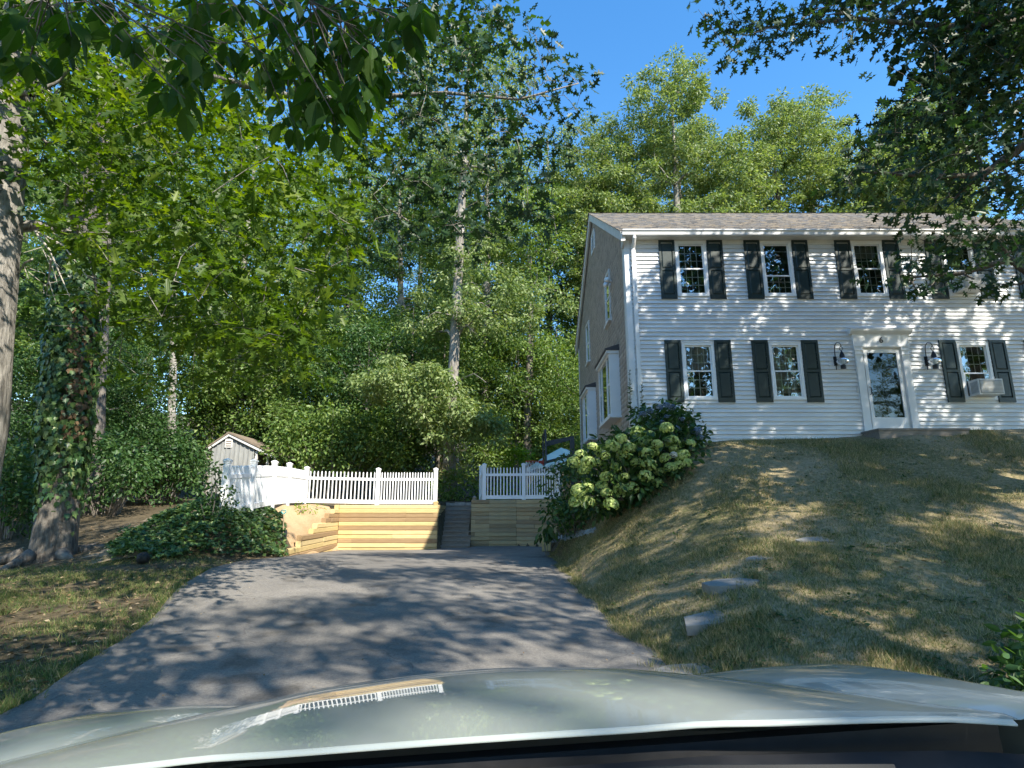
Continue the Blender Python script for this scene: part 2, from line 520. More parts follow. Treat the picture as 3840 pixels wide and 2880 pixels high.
def low(x, y):
    x = np.asarray(x, float); y = np.asarray(y, float)
    z = low0(x, y)
    yc = np.clip(y, -8, 21.3)
    dx = np.maximum(x - XR(yc), XL(yc) - x)
    wdt = np.where(x < -4, np.interp(yc, [8, 13.5, 15], [1.2, .9, .45]), np.interp(yc, [5, 10, 13], [.6, .5, .4]))
    t = np.clip((dx - .02) / wdt, 0, 1); t = t * t * (3 - 2 * t)
    t = np.where((y > 21.5) | (y < -8), 1, t)
    return drive(x, y) * (1 - t) + z * t


def low0(x, y):
    x = np.asarray(x, float); y = np.asarray(y, float)
    xc = np.clip(x, -18, 18); yc = np.clip(y, -8, 26)
    sh = xc.shape
    q = np.c_[xc.ravel(), yc.ravel()]
    o = np.empty(len(q))
    for s in range(0, len(q), 20000):
        e = q[s:s + 20000]
        d = ((e[:, None, :] - CT[None, :, :2]) ** 2).sum(-1)
        o[s:s + 20000] = _k(d) @ TW[:-3] + TW[-3] + e @ TW[-2:]
    return o.reshape(sh)


LW_Y, RW_Y = 20.4, 21.3        # front faces of the two timber walls
ST0, ST1 = -2.52, -1.44        # stair between them


def wall_back(x):
    return np.where(x < ST0 + .02, LW_Y + .13, np.where(x < .15, RW_Y + .13, RW_Y + .13 - (x - .15) * .55))


def G(x, y):
    x = np.asarray(x, float); y = np.asarray(y, float)
    z = low(x, y)
    up = 1.76 + .06 * np.clip(y - 20.5, 0, 6) + .0 * x
    b = np.clip((x - 1.6) / 1.0, 0, 1) * np.clip((13.2 - y) / .8, 0, 1) * np.clip((y - 4) / 1, 0, 1)
    z = z + b * (.035 * np.sin(x * 2.7 + y * 1.1) * np.sin(y * 2.3 - x * .6) + .018 * np.sin(x * 5.9 - y * 2.2) * np.sin(y * 6.4 + x * 1.3))
    m = np.clip((y - wall_back(x)) / .12, 0, 1)
    m = np.where((x < -5.9) | (x > 1.3), np.clip((y - 21) / 3, 0, 1), m)
    m = np.where((x > ST0 + .03) & (x < ST1 - .03), np.clip((y - 23.3) / .12, 0, 1), m)
    z = z * (1 - m) + up * m
    hill = np.clip((np.hypot(x * .8, y - 5) - 30) / 70, 0, 1)
    return z + np.where(y > 20, hill * 16, hill * 3)


def hit(dx, dy, lift=0.0, y0=3.5):
    """where the sight line of a measured spot meets the ground"""
    ys = np.arange(y0, 40, .1)
    p = P(dx, dy, 1.0)
    x = p.x * ys; z = EYE + (p.z - EYE) * ys
    k = np.argmax(z <= G(x, ys) + .01)
    return np.array([x[k], ys[k], G(x[k:k + 1], ys[k:k + 1])[0] + lift])


def on_ground(poly, n, lift):
    po = np.array(poly, float); lo_, hi_ = po.min(0), po.max(0); r = []
    while len(r) < n:
        c = rng.uniform(lo_, hi_, (1, 2))
        if in_poly(c, poly)[0]: r.append(hit(c[0, 0], c[0, 1], rng.uniform(*lift)))
    return np.array(r)


def g1(x, y):
    return float(G(np.array([x]), np.array([y]))[0])


def XR(y):
    return np.interp(y, [-8, 4, 5.9, 9, 12, 15, 21.4], [1.75, 1.55, 1.4, 1.12, 1.02, 1.02, 1.15]) + .05 * np.sin(y * 2.3) + .03 * np.sin(y * 5.1)


def XL(y):
    return np.interp(y, [-8, 4.8, 7, 10.2, 14, 17.8, 20.4], [-3.4, -3.5, -4.1, -5.05, -5.12, -5.55, -5.8]) + .05 * np.sin(y * 1.9 + 1)


def axis(a, b, st, far, n):
    core = np.arange(a, b + st / 2, st)
    t = (np.arange(1, n + 1) / n) ** 2.2
    return np.r_[(a - t * far)[::-1], core, b + t * far]


gx = axis(-16, 16, .16, 500, 16)
gy = axis(-6, 26, .16, 500, 16)
GX, GY = np.meshgrid(gx, gy)
GZ = G(GX, GY) + rng.normal(0, .004, GX.shape)
nx, ny = len(gx), len(gy)
ii, jj = np.meshgrid(np.arange(nx - 1), np.arange(ny - 1))
q = np.stack([jj * nx + ii, jj * nx + ii + 1, (jj + 1) * nx + ii + 1, (jj + 1) * nx + ii], -1).reshape(-1, 4)
cx = (GX[:-1, :-1] + GX[1:, 1:]).ravel() / 2
cy = (GY[:-1, :-1] + GY[1:, 1:]).ravel() / 2
is_lawn = (cx > XR(np.clip(cy, -8, 21)) - .1) & (cy < 13.45) & (cx < 40) & (cy > -10)
is_bank = (cx < -5.2) & (cx > -6.9) & (cy > 15.5) & (cy < 20.7)


def sub_ground(name, mask, mat):
    f = q[mask]
    ids, inv = np.unique(f, return_inverse=True)
    V = np.c_[GX.ravel()[ids], GY.ravel()[ids], GZ.ravel()[ids]]
    me = fast_mesh(name, V, inv.ravel(), np.arange(len(f)) * 4, mat, smooth=True)
    return tag(link(name, me), kind='structure')


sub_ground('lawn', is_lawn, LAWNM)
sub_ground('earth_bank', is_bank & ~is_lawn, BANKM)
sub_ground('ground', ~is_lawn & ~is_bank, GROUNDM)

# driveway: a sheet of asphalt with a real edge
NV, NU = 190, 34
vv = np.linspace(0, 1, NV)
V = []
for k in range(NU + 1):
    t = k / NU
    y = -8 + (20.37 + 8) * vv
    x = XL(y) * (1 - t) + XR(y) * t
    if True:
        # columns right of the stair run on to the right-hand wall
        ye = np.where(x[-1] > ST1, 21.27, np.where(x[-1] > ST0, 20.75, 20.37))
        y = -8 + (ye + 8) * vv
        x = XL(y) * (1 - t) + XR(y) * t
    z = drive(x, y) + .03 + .02 * math.sin(math.pi * t)
    V.append(np.c_[x, y, z])
V = np.stack(V, 1)                      # NV, NU+1, 3
A = V.reshape(-1, 3)
m1 = NU + 1
ii, jj = np.meshgrid(np.arange(NU), np.arange(NV - 1))
qq = np.stack([jj * m1 + ii, jj * m1 + ii + 1, (jj + 1) * m1 + ii + 1, (jj + 1) * m1 + ii], -1).reshape(-1, 4)
eb = len(A)
E0 = V[:, 0].copy(); E0[:, 0] -= .05; E0[:, 2] -= .14
E1 = V[:, -1].copy(); E1[:, 0] += .05; E1[:, 2] -= .14
A = np.r_[A, E0, E1]
j = np.arange(NV - 1)
s0 = np.stack([eb + j, j * m1, (j + 1) * m1, eb + j + 1], -1)
s1 = np.stack([j * m1 + NU, eb + NV + j, eb + NV + j + 1, (j + 1) * m1 + NU], -1)
qq = np.r_[qq, s0, s1]
tag(link('driveway', fast_mesh('driveway', A, qq.ravel(), np.arange(len(qq)) * 4, ASPH, smooth=True)), kind='structure')

# trodden dirt path on the left
pc = [(-6.9, 11.0), (-7.5, 12.0), (-8.4, 14), (-9.6, 17), (-10.2, 20), (-9.5, 22.5), (-8, 24)]
mb = MB(); rows = []
for i in range(60):
    t = i / 59 * (len(pc) - 1); k = min(int(t), len(pc) - 2); a = t - k
    p = Vector(pc[k]) * (1 - a) + Vector(pc[k + 1]) * a
    d = (Vector(pc[k + 1]) - Vector(pc[k])).normalized(); nrm = Vector((-d.y, d.x))
    wd = .55 + .15 * math.sin(i * .9) + .1 * math.sin(i * 2.3)
    rows.append([p + nrm * wd * s for s in (-1, -.5, 0, .5, 1)])
pv = [(p.x, p.y, g1(p.x, p.y) + .022 - .02 * (abs(k - 2) == 2)) for r_ in rows for k, p in enumerate(r_)]
mb.add(pv, [(i * 5 + k, i * 5 + k + 1, i * 5 + k + 6, i * 5 + k + 5) for i in range(59) for k in range(4)])
tag(mb.build('path', PATHM, smooth=True), kind='structure')

# ------------------------------------------------------------------ house
YF = 13.4; XL0 = 2.76; XR0 = 14.58; YB = 23.4
ZE = 8.02; ZRIDGE = 11.47; YRIDGE = 18.4
house = empty('house', (XL0, YF, 3.0), 'white two storey clapboard house with dark green shutters and grey shingled gable end', 'house')
HI = Matrix.Translation((-XL0, -YF, -3.0))


def hpart(name, mb, mats, parent=None, smooth=False):
    o = mb.build(name, mats, None, smooth)
    o.data.transform(HI)
    o.parent = house if parent is None else parent
    return o


# openings on the front: (x0, x1, z0, z1)
WIN = []
UP = [4.365, 6.45, 8.67, 10.88, 13.0]
LO = [4.37, 6.42, 10.84, 12.86]
for c in UP: WIN.append((c - .375, c + .375, 6.56, 7.98))
for c in LO: WIN.append((c - .375, c + .375, 4.03, 5.40))
DOOR = (8.02, 9.33, 3.05, 5.66)
HOLES = [(a + .05, b - .05, c + .05, d - .05) for a, b, c, d in WIN] + [(DOOR[0] + .03, DOOR[1] - .03, DOOR[2], DOOR[3] - .04)]

EXPO = .1016
cb = MB().prism([(-.042, 0), (-.005, .117), (.004, .117), (.004, 0)], 'x', 0, 1)
cb_me = cb.build('clapboard', CLAP).data
bpy.data.objects.remove(bpy.data.objects['clapboard'])
z = 3.03
k = 0
while z < 7.93:
    spans = [(XL0 + .10, XR0 - .10)]
    zc = z + .05
    for a, b, c, d in HOLES:
        if c < zc < d:
            ns = []
            for s0_, s1_ in spans:
                if b <= s0_ or a >= s1_: ns.append((s0_, s1_)); continue
                if a > s0_: ns.append((s0_, a))
                if b < s1_: ns.append((b, s1_))
            spans = ns
    for s0_, s1_ in spans:
        o = link('clapboard', cb_me, house, (s0_ - XL0, random.uniform(-.0015, .0015), z - 3.0 + random.uniform(-.0015, .0015)))
        o.scale = (s1_ - s0_, 1, 1)
    z += EXPO; k += 1

# peeling, split clapboard edges
mb = MB()
for x0, x1, z0 in ((4.72, 5.75, 5.873), (6.45, 6.62, 6.18), (5.02, 5.12, 6.18)):
    n = int((x1 - x0) / .022)
    top = [(x0 + (x1 - x0) * i / n, YF - .027, z0 + .004 + (random.random() ** 2.5) * .03 * math.sin(math.pi * i / n)) for i in range(n + 1)]
    bot = [(p[0], YF - .027, z0 - .004) for p in top]
    bk = [(p[0], YF - .021, p[2]) for p in top]
    m = n + 1
    mb.add(bot + top + bk, [(i, i + 1, m + i + 1, m + i) for i in range(n)] + [(m + i, m + i + 1, 2 * m + i + 1, 2 * m + i) for i in range(n)])
o = hpart('split_board_edge', mb, basic('bare_dark_wood', (.04, .035, .03), None, .9))
o['label'] = 'dark split and peeling edge of a clapboard between the storeys'

# corner boards, frieze, soffit, gutter, water table, foundation
hpart('corner_board', MB().box((XL0 - .02, YF - .05, 2.7), (XL0 + .11, YF + .09, 8.02)), WHITE)
hpart('corner_board', MB().box((XR0 - .11, YF - .05, 2.9), (XR0 + .02, YF + .09, 8.02)), WHITE)
hpart('frieze_board', MB().box((XL0 + .112, YF - .046, 7.925), (XR0 - .112, YF + .02, 8.016)), TRIM)
hpart('soffit', MB().box((XL0 - .05, YF - .20, 8.018), (XR0 + .05, YF + .02, 8.034)), TRIM)
gut = MB().prism([(YF - .33, 8.025), (YF - .34, 8.09), (YF - .37, 8.125), (YF - .37, 8.15), (YF - .355, 8.15), (YF - .345, 8.11), (YF - .24, 8.11), (YF - .225, 8.035), (YF - .225, 8.025)], 'x', XL0 - .10, XR0 + .10)
hpart('gutter', gut, WHITE)
hpart('fascia', MB().box((XL0 - .08, YF - .222, 8.036), (XR0 + .08, YF - .20, 8.15)), WHITE)
hpart('foundation', MB().box((XL0 + .03, YF + .03, 1.2), (XR0 - .03, YB - .03, 3.02)), CONC)
ds = MB()
ds.tube([(XL0 + .19, YF - .285, 8.03), (XL0 + .19, YF - .285, 7.96), (XL0 + .19, YF - .21, 7.88), (XL0 + .19, YF - .105, 7.78), (XL0 + .19, YF - .095, 7.68)], .045, 8)
ds.box((XL0 + .145, YF - .128, 2.9), (XL0 + .235, YF - .061, 7.72))
for zz in (4.75, 5.30, 7.3):
    ds.box((XL0 + .13, YF - .133, zz), (XL0 + .25, YF - .046, zz + .035))
hpart('downspout', ds, WHITE)

# inner shell: plain walls behind the siding on the far sides
sh = MB()
sh.box((XL0 + .03, YB - .1, 1.5), (XR0, YB, 8.0))
sh.box((XR0 - .1, YF + .1, 1.5), (XR0, YB - .102, 8.0))
sh.add([(XR0, YF, 8.0), (XR0, YB, 8.0), (XR0, YRIDGE, ZRIDGE - .15)], [(0, 1, 2)])
hpart('rear_wall', sh, WHITE)

# roof: shingle courses with a real butt edge, each tab with its own tone
XRo = (XL0 - .16, XR0 + .16)
def roof_side(y0, z0, y1, z1):
    n = 36; Vs = []; rn = []
    L = math.hypot(y1 - y0, z1 - z0); d = np.array([(y1 - y0) / L, (z1 - z0) / L]); nn = np.array([-d[1], d[0]])
    if nn[1] < 0: nn = -nn
    st = L / n
    for i in range(n):
        xs = np.arange(XRo[0] - random.random() * .25, XRo[1], .16)
        xs = np.clip(np.r_[xs, XRo[1]], *XRo)
        for a, b in zip(xs[:-1], xs[1:]):
            if b - a < .01: continue
            th = .008 + random.random() * .010
            s0_ = i * st - random.choice((0, 0, .02)); s1_ = (i + 1) * st + .03
            pa = np.array([y0, z0]) + d * s0_; pb = np.array([y0, z0]) + d * s1_
            ta = pa + nn * (th + .012); tb = pb + nn * .006; ba = pa - nn * .004
            Vs += [(a, *ta), (b, *ta), (b, *tb), (a, *tb), (a, *ba), (b, *ba)]
            rn.append(random.random())
    m = len(rn)
    tf = np.array([0, 1, 2, 3, 4, 5, 1, 0])
    fl = (tf[None] + 6 * np.arange(m)[:, None]).ravel()
    return Vs, fl, np.arange(2 * m) * 4, np.repeat(rn, 2)
EY, EZ = YF - .26, 8.15
RZ = ZRIDGE
for nm, a in (('front', (EY, EZ, YRIDGE, RZ)), ('back', (YB + .26, EZ, YRIDGE, RZ))):
    Vs, fl, st, rn = roof_side(*a)
    me = fast_mesh('roof_shingles', np.array(Vs), fl, st, ROOFM, rn)
    me.transform(HI)
    o = link('roof_shingles', me, house); o['kind'] = 'stuff'
dk = MB()
dk.prism([(EY, EZ - .005), (YRIDGE, RZ - .005), (YB + .26, EZ - .005), (YB + .26, EZ - .05), (YRIDGE, RZ - .05), (EY, EZ - .05)], 'x', XL0 - .13, XR0 + .13)
hpart('roof_deck', dk, TRIM)
hpart('ridge_cap', MB().prism([(YRIDGE - .14, RZ - .03), (YRIDGE, RZ + .045), (YRIDGE + .14, RZ - .03)], 'x', XRo[0], XRo[1]), basic('ridge_cap_shingle', (.15, .14, .13), (.22, .2, .18), .95, 8))
# rake boards
def rake(y0, z0, y1, z1):
    return MB().prism([(y0, z0 - .26), (y0, z0 - .02), (y1, z1 - .02), (y1, z1 - .26)], 'x', XL0 - .125, XL0 - .07)
hpart('rake_board', rake(EY, EZ, YRIDGE - .002, RZ), TRIM)
hpart('rake_board', rake(YB + .26, EZ, YRIDGE + .002, RZ), TRIM)
hpart('rake_soffit', MB().prism([(EY, EZ - .10), (YRIDGE, RZ - .10), (YB + .26, EZ - .10), (YB + .26, EZ - .13), (YRIDGE, RZ - .13), (EY, EZ - .13)], 'x', XL0 - .068, XL0 + .02), TRIM)
hpart('cornice_return', MB().prism([(YF - .26, 7.90), (YF - .26, 8.13), (YF - .04, 8.27), (YF + .06, 8.27), (YF + .06, 7.83), (YF - .04, 7.83)], 'x', XL0 - .07, XL0 - .022), TRIM)
hpart('corner_board', MB().box((XL0 - .03, YF + .093, 2.5), (XL0 + .02, YF + .19, 8.08)), TRIM)
hpart('corner_board', MB().box((XL0 - .03, YB - .12, 1.9), (XL0 + .02, YB, 8.1)), TRIM)

# cedar shingles of the gable end, shingle by shingle
SIDE_HOLES = [(15.5, 16.3, 6.70, 8.20), (20.0, 20.8, 6.70, 8.20), (14.62, 16.53, 3.88, 5.66), (18.92, 20.48, 3.88, 5.62), (18.05, 18.68, 10.05, 10.75)]
Vs = []; rn = []
zz = 2.0; e = .125
def gable_top(y):
    return EZ - .12 + (RZ - EZ) * (1 - abs(y - YRIDGE) / (YB + .26 - YRIDGE))
while zz < 11.3:
    y = YF + .12 - random.random() * .14
    while y < YB:
        wd = random.uniform(.09, .18)
        a, b = max(y, YF + .192), min(y + wd - .004, YB - .122)
        y += wd
        if b - a < .02: continue
        yc = (a + b) / 2
        if zz + e > gable_top(yc) + .08: continue
        if any(h0 < yc < h1 and g0 < zz + .06 < g1_ for h0, h1, g0, g1_ in SIDE_HOLES): continue
        zb = zz + random.uniform(-.006, .006)
        t = .016 + random.random() * .006
        x0 = XL0
        Vs += [(x0 - t, a, zb), (x0 - t, b, zb), (x0 - .003, b, zz + e + .02), (x0 - .003, a, zz + e + .02), (x0 + .004, a, zb), (x0 + .004, b, zb)]
        rn.append(random.random())
    zz += e
m = len(rn)
fl = (np.array([1, 0, 3, 2, 0, 1, 5, 4, ])[None] + 6 * np.arange(m)[:, None]).ravel()
me = fast_mesh('cedar_shingles', np.array(Vs), fl, np.arange(2 * m) * 4, CEDAR, np.repeat(rn, 2))
me.transform(HI)
o = link('cedar_shingles', me, house); o['kind'] = 'stuff'
# board sheathing behind the shingles, open at the windows
sw = MB()
gp = [(YF + .05, 1.6), (YB - .05, 1.6), (YB - .05, 7.9), (YRIDGE, RZ - .2), (YF + .05, 7.9)]
sw.add([(XL0 + .02, *p) for p in gp], [(4, 3, 2, 1, 0)])
hpart('side_sheathing', sw, CEDAR)

# unit bar shared by muntins
bar_me = MB().box((-.5, -.5, -.5), (.5, .5, .5)).build('unit_bar', VINYL).data
bpy.data.objects.remove(bpy.data.objects['unit_bar'])


def unlit_room(x0, x1, z0, z1):
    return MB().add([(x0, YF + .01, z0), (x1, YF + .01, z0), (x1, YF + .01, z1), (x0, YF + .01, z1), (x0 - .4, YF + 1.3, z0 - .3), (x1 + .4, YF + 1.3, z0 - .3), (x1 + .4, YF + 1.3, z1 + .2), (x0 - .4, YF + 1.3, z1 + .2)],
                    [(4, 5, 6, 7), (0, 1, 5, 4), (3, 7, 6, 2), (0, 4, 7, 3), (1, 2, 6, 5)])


def window(x0, x1, z0, z1, style=0, blind=.0):
    m = MB()
    cw = .062
    m.box((x0, YF - .05, z0), (x0 + cw, YF + .03, z1)); m.box((x1 - cw, YF - .05, z0), (x1, YF + .03, z1))
    m.box((x0 + cw, YF - .05, z1 - cw), (x1 - cw, YF + .03, z1)); m.box((x0 + cw, YF - .055, z0), (x1 - cw, YF + .03, z0 + .055))
    m.box((x0 - .012, YF - .028, z0 - .015), (x0 - .001, YF + .0, z1 + .012)); m.box((x1 + .001, YF - .028, z0 - .015), (x1 + .012, YF + .0, z1 + .012))
    m.box((x0 - .012, YF - .058, z1 + .001), (x1 + .012, YF, z1 + .014))
    wn = hpart('window', m, VINYL)
    hpart('unlit_room', unlit_room(x0 + cw, x1 - cw, z0 + .055, z1 - cw), DARK, wn)
    ix0, ix1, iz0, iz1 = x0 + cw, x1 - cw, z0 + .056, z1 - cw
    zm = (iz0 + iz1) / 2 if style != 1 else iz0 + (iz1 - iz0) * .36
    if style == 2: zm = iz0 + (iz1 - iz0) * .46
    for nm, a, b, yy in (('sash', zm - .018, iz1, YF - .012), ('sash', iz0, zm + .018, YF - .036)):
        s = MB(); t = .032
        s.box((ix0 + .001, yy, a), (ix0 + t, yy + .022, b)); s.box((ix1 - t, yy, a), (ix1 - .001, yy + .022, b))
        s.box((ix0 + t, yy, b - t), (ix1 - t, yy + .022, b - .001)); s.box((ix0 + t, yy, a + .001), (ix1 - t, yy + .022, a + t))
        hpart('sash', s, VINYL, wn)
        hpart('pane', MB().add([(ix0 + t, yy + .008, a + t), (ix1 - t, yy + .008, a + t), (ix1 - t, yy + .008, b - t), (ix0 + t, yy + .008, b - t)], [(0, 1, 2, 3)]), GLASS, wn)
        upper = b == iz1
        cols, rws = 4, 3
        if style == 1 and upper: cols, rws = 1, 2
        if style == 2 and not upper: cols, rws = 0, 0
        for i in range(1, cols):
            xx = ix0 + t + (ix1 - ix0 - 2 * t) * i / cols
            o = link('muntin', bar_me, wn, (xx - XL0, yy + .014 - YF, (a + b) / 2 - 3)); o.scale = (.016, .008, b - a - 2 * t)
        for i in range(1, rws):
            zz_ = a + t + (b - a - 2 * t) * (i / rws if not (style == 1 and upper) else .8)
            o = link('muntin', bar_me, wn, ((ix0 + ix1) / 2 - XL0, yy + .0145 - YF, zz_ - 3)); o.scale = (ix1 - ix0 - 2 * t, .008, .016)
    if blind:
        hpart('curtain', MB().add([(ix0 + (ix1 - ix0) * i / 12, YF + .12 + .03 * math.sin(i * 2.2), zq) for zq in (iz1 - (iz1 - iz0) * blind, iz1) for i in range(13)], [(i, i + 1, 14 + i, 13 + i) for i in range(12)]), CURT, wn)
    return wn


styles = [0, 1, 0, 2, 0, 0, 0, 2, 0]
blinds = [0, .0, .25, 0, .3, .45, .9, 0, .3]
for wv_, st_, bl in zip(WIN, styles, blinds):
    window(*wv_, st_, bl)


def shutter(x0, z0, wd, h):
    m = MB(); yb, yf, yr = YF - .028, YF - .062, YF - .050
    m.box((x0, yb, z0), (x0 + .055, yf, z0 + h)); m.box((x0 + wd - .055, yb, z0), (x0 + wd, yf, z0 + h))
    mid = z0 + h * .5
    for a, b in ((z0, z0 + .11), (mid - .03, mid + .03), (z0 + h - .065, z0 + h)):
        m.box((x0 + .055, yb, a), (x0 + wd - .055, yf + .0006, b))
    s = hpart('shutter', m, SHUT)
    for a, b in ((z0 + .11, mid - .03), (mid + .03, z0 + h - .065)):
        p = MB(); xa, xb = x0 + .055, x0 + wd - .055
        i = .03
        p.add([(xa, yr + .012, a), (xb, yr + .012, a), (xb, yr + .012, b), (xa, yr + .012, b), (xa + i, yf + .004, a + i), (xb - i, yf + .004, a + i), (xb - i, yf + .004, b - i), (xa + i, yf + .004, b - i)],
              [(4, 5, 6, 7), (0, 1, 5, 4), (1, 2, 6, 5), (2, 3, 7, 6), (3, 0, 4, 7)])
        hpart('panel', p, SHUT, s)


for c in UP:
    shutter(c - .78, 6.49, .385, 1.52); shutter(c + .395, 6.49, .385, 1.52)
for c in LO:
    shutter(c - .78, 3.97, .385, 1.49); shutter(c + .395, 3.97, .385, 1.49)

# front door with pilasters and entablature
for xa in (8.04, 9.14):
    m = MB()
    m.box((xa, YF - .075, 3.05), (xa + .165, YF + .03, 5.20))
    m.box((xa - .018, YF - .095, 3.02), (xa + .183, YF + .031, 3.36))
    m.box((xa - .018, YF - .092, 5.10), (xa + .183, YF + .031, 5.135)); m.box((xa - .012, YF - .09, 5.20), (xa + .177, YF + .031, 5.27))
    hpart('pilaster', m, WHITE)
m = MB()
m.box((8.02, YF - .08, 5.272), (9.33, YF + .03, 5.60))
m.box((8.01, YF - .095, 5.29), (9.34, YF - .081, 5.325))
hpart('entablature', m, WHITE)
hpart('door_cornice', MB().prism([(YF - .02, 5.602), (YF - .10, 5.602), (YF - .17, 5.66), (YF - .18, 5.70), (YF - .02, 5.72)], 'x', 7.95, 9.40), WHITE)
m = MB()
m.box((8.207, YF - .02, 3.25), (8.25, YF + .05, 5.27)); m.box((9.09, YF - .02, 3.25), (9.138, YF + .05, 5.27)); m.box((8.25, YF - .02, 5.22), (9.09, YF + .05, 5.268))
hpart('door_frame', m, WHITE)
m = MB(); yy = YF - .045
m.box((8.252, yy, 3.30), (8.325, yy + .03, 5.217)); m.box((9.015, yy, 3.30), (9.088, yy + .03, 5.217))
m.box((8.325, yy, 5.15), (9.015, yy + .03, 5.217)); m.box((8.325, yy, 3.30), (9.015, yy + .03, 3.62))
sd = hpart('storm_door', m, WHITE)
hpart('pane', MB().add([(8.325, yy + .015, 3.62), (9.015, yy + .015, 3.62), (9.015, yy + .015, 5.15), (8.325, yy + .015, 5.15)], [(0, 1, 2, 3)]), GLASSD, sd)
hpart('handle', MB().tube([(8.29, yy, 4.33), (8.29, yy - .05, 4.31), (8.29, yy - .05, 4.17), (8.29, yy, 4.15)], .011, 6), IRON, sd)
m = MB().box((8.25, YF + .10, 3.30), (9.09, YF + .14, 5.22))
for a, b, c, d in ((8.34, 8.63, 3.5, 4.1), (8.71, 9.0, 3.5, 4.1), (8.34, 8.63, 4.2, 5.05), (8.71, 9.0, 4.2, 5.05)):
    m.box((a, YF + .085, c), (b, YF + .101, d))
hpart('entry_door', m, DOORG)
hpart('threshold', MB().box((8.207, YF - .06, 3.25), (9.138, YF + .13, 3.298)), DECKW)
fc = bpy.data.curves.new('house_number', 'FONT'); fc.body = '6'; fc.size = .20; fc.extrude = .008; fc.align_x = 'CENTER'
fo = bpy.data.objects.new('tmp_text', fc); col.objects.link(fo)
dg = bpy.context.evaluated_depsgraph_get()
me = bpy.data.meshes.new_from_object(fo.evaluated_get(dg)); bpy.data.objects.remove(fo)
me.materials.clear(); me.materials.append(IRON)
o = link('house_number', me, house, (8.68 - XL0, -.09, 5.385 - 3)); o.rotation_euler = (R(90), 0, 0)
# doorbell and hook by the door
hpart('door_bell', MB().box((7.985, YF - .06, 4.20), (8.02, YF - .02, 4.32)), ACM)


def lantern(x):
    z0 = 4.72
    hpart('lantern_mount', MB().box((x - .20, YF - .03, z0 + .06), (x - .03, YF - .0, z0 + .42)), WHITE)
    m = MB(); y0 = YF - .05
    m.box((x - .085, y0, z0 + .12), (x - .015, y0 + .019, z0 + .34))
    m.tube([(x - .05, y0, z0 + .02), (x - .05, y0 - .015, z0 + .5), (x - .045, y0 - .03, z0 + .60), (x - .01, y0 - .06, z0 + .66), (x + .04, y0 - .10, z0 + .64), (x + .055, y0 - .12, z0 + .57), (x + .03, y0 - .12, z0 + .54)], .010, 6)
    rt = [(x + .045 + .04 * math.cos(a), y0 - .12, z0 + .50 + .045 * math.sin(a)) for a in np.linspace(0, 2 * math.pi, 13)]
    m.tube(rt, .007, 5)
    ln = hpart('lantern', m, IRON)
    c = (x + .05, y0 - .12, z0)
    hpart('lantern_cap', MB().lathe([(.0, .45), (.02, .43), (.055, .34), (.055, .29), (.07, .28), (.0, .28)], c, 12), IRON, ln, True)
    hpart('lantern_globe', MB().lathe([(.05, .285), (.115, .245), (.14, .195), (.115, .135), (.055, .10)], c, 18), CLEAR, ln, True)
    hpart('lantern_base', MB().lathe([(.0, .10), (.058, .10), (.06, .02), (.0, .02)], c, 12), IRON, ln)
    hpart('lantern_chimney', MB().lathe([(.035, .26), (.04, .12)], c, 10), basic('frosted_glass', (.6, .58, .5), None, .4), ln)


lantern(7.62); lantern(9.75)

# ---- gable-end windows, box bays, vent, flood light
def side_window(y0, y1, z0, z1):
    m = MB(); x = XL0; c = .07
    m.box((x - .05, y0, z0), (x + .02, y0 + c, z1)); m.box((x - .05, y1 - c, z0), (x + .02, y1, z1))
    m.box((x - .05, y0 + c, z1 - c), (x + .02, y1 - c, z1)); m.box((x - .10, y0 - .04, z0 - .03), (x + .02, y1 + .04, z0 + .03))
    wn = hpart('window', m, TRIM)
    zm = (z0 + z1) / 2
    hpart('sash', MB().box((x - .03, y0 + c, zm - .02), (x - .005, y1 - c, zm + .02)), VINYL, wn)
    for a, b in ((z0 + .03, zm - .02), (zm + .02, z1 - c)):
        hpart('pane', MB().box((x - .020, y0 + c, a), (x - .016, y1 - c, b)), GLASS, wn)
    hpart('unlit_room', MB().add([(x + .015, y0, z0), (x + .015, y1, z0), (x + .015, y1, z1), (x + .015, y0, z1)], [(0, 1, 2, 3)]), DARK, wn)  # flat dark sheet behind the panes, standing in for unlit space


side_window(*SIDE_HOLES[0]); side_window(*SIDE_HOLES[1])


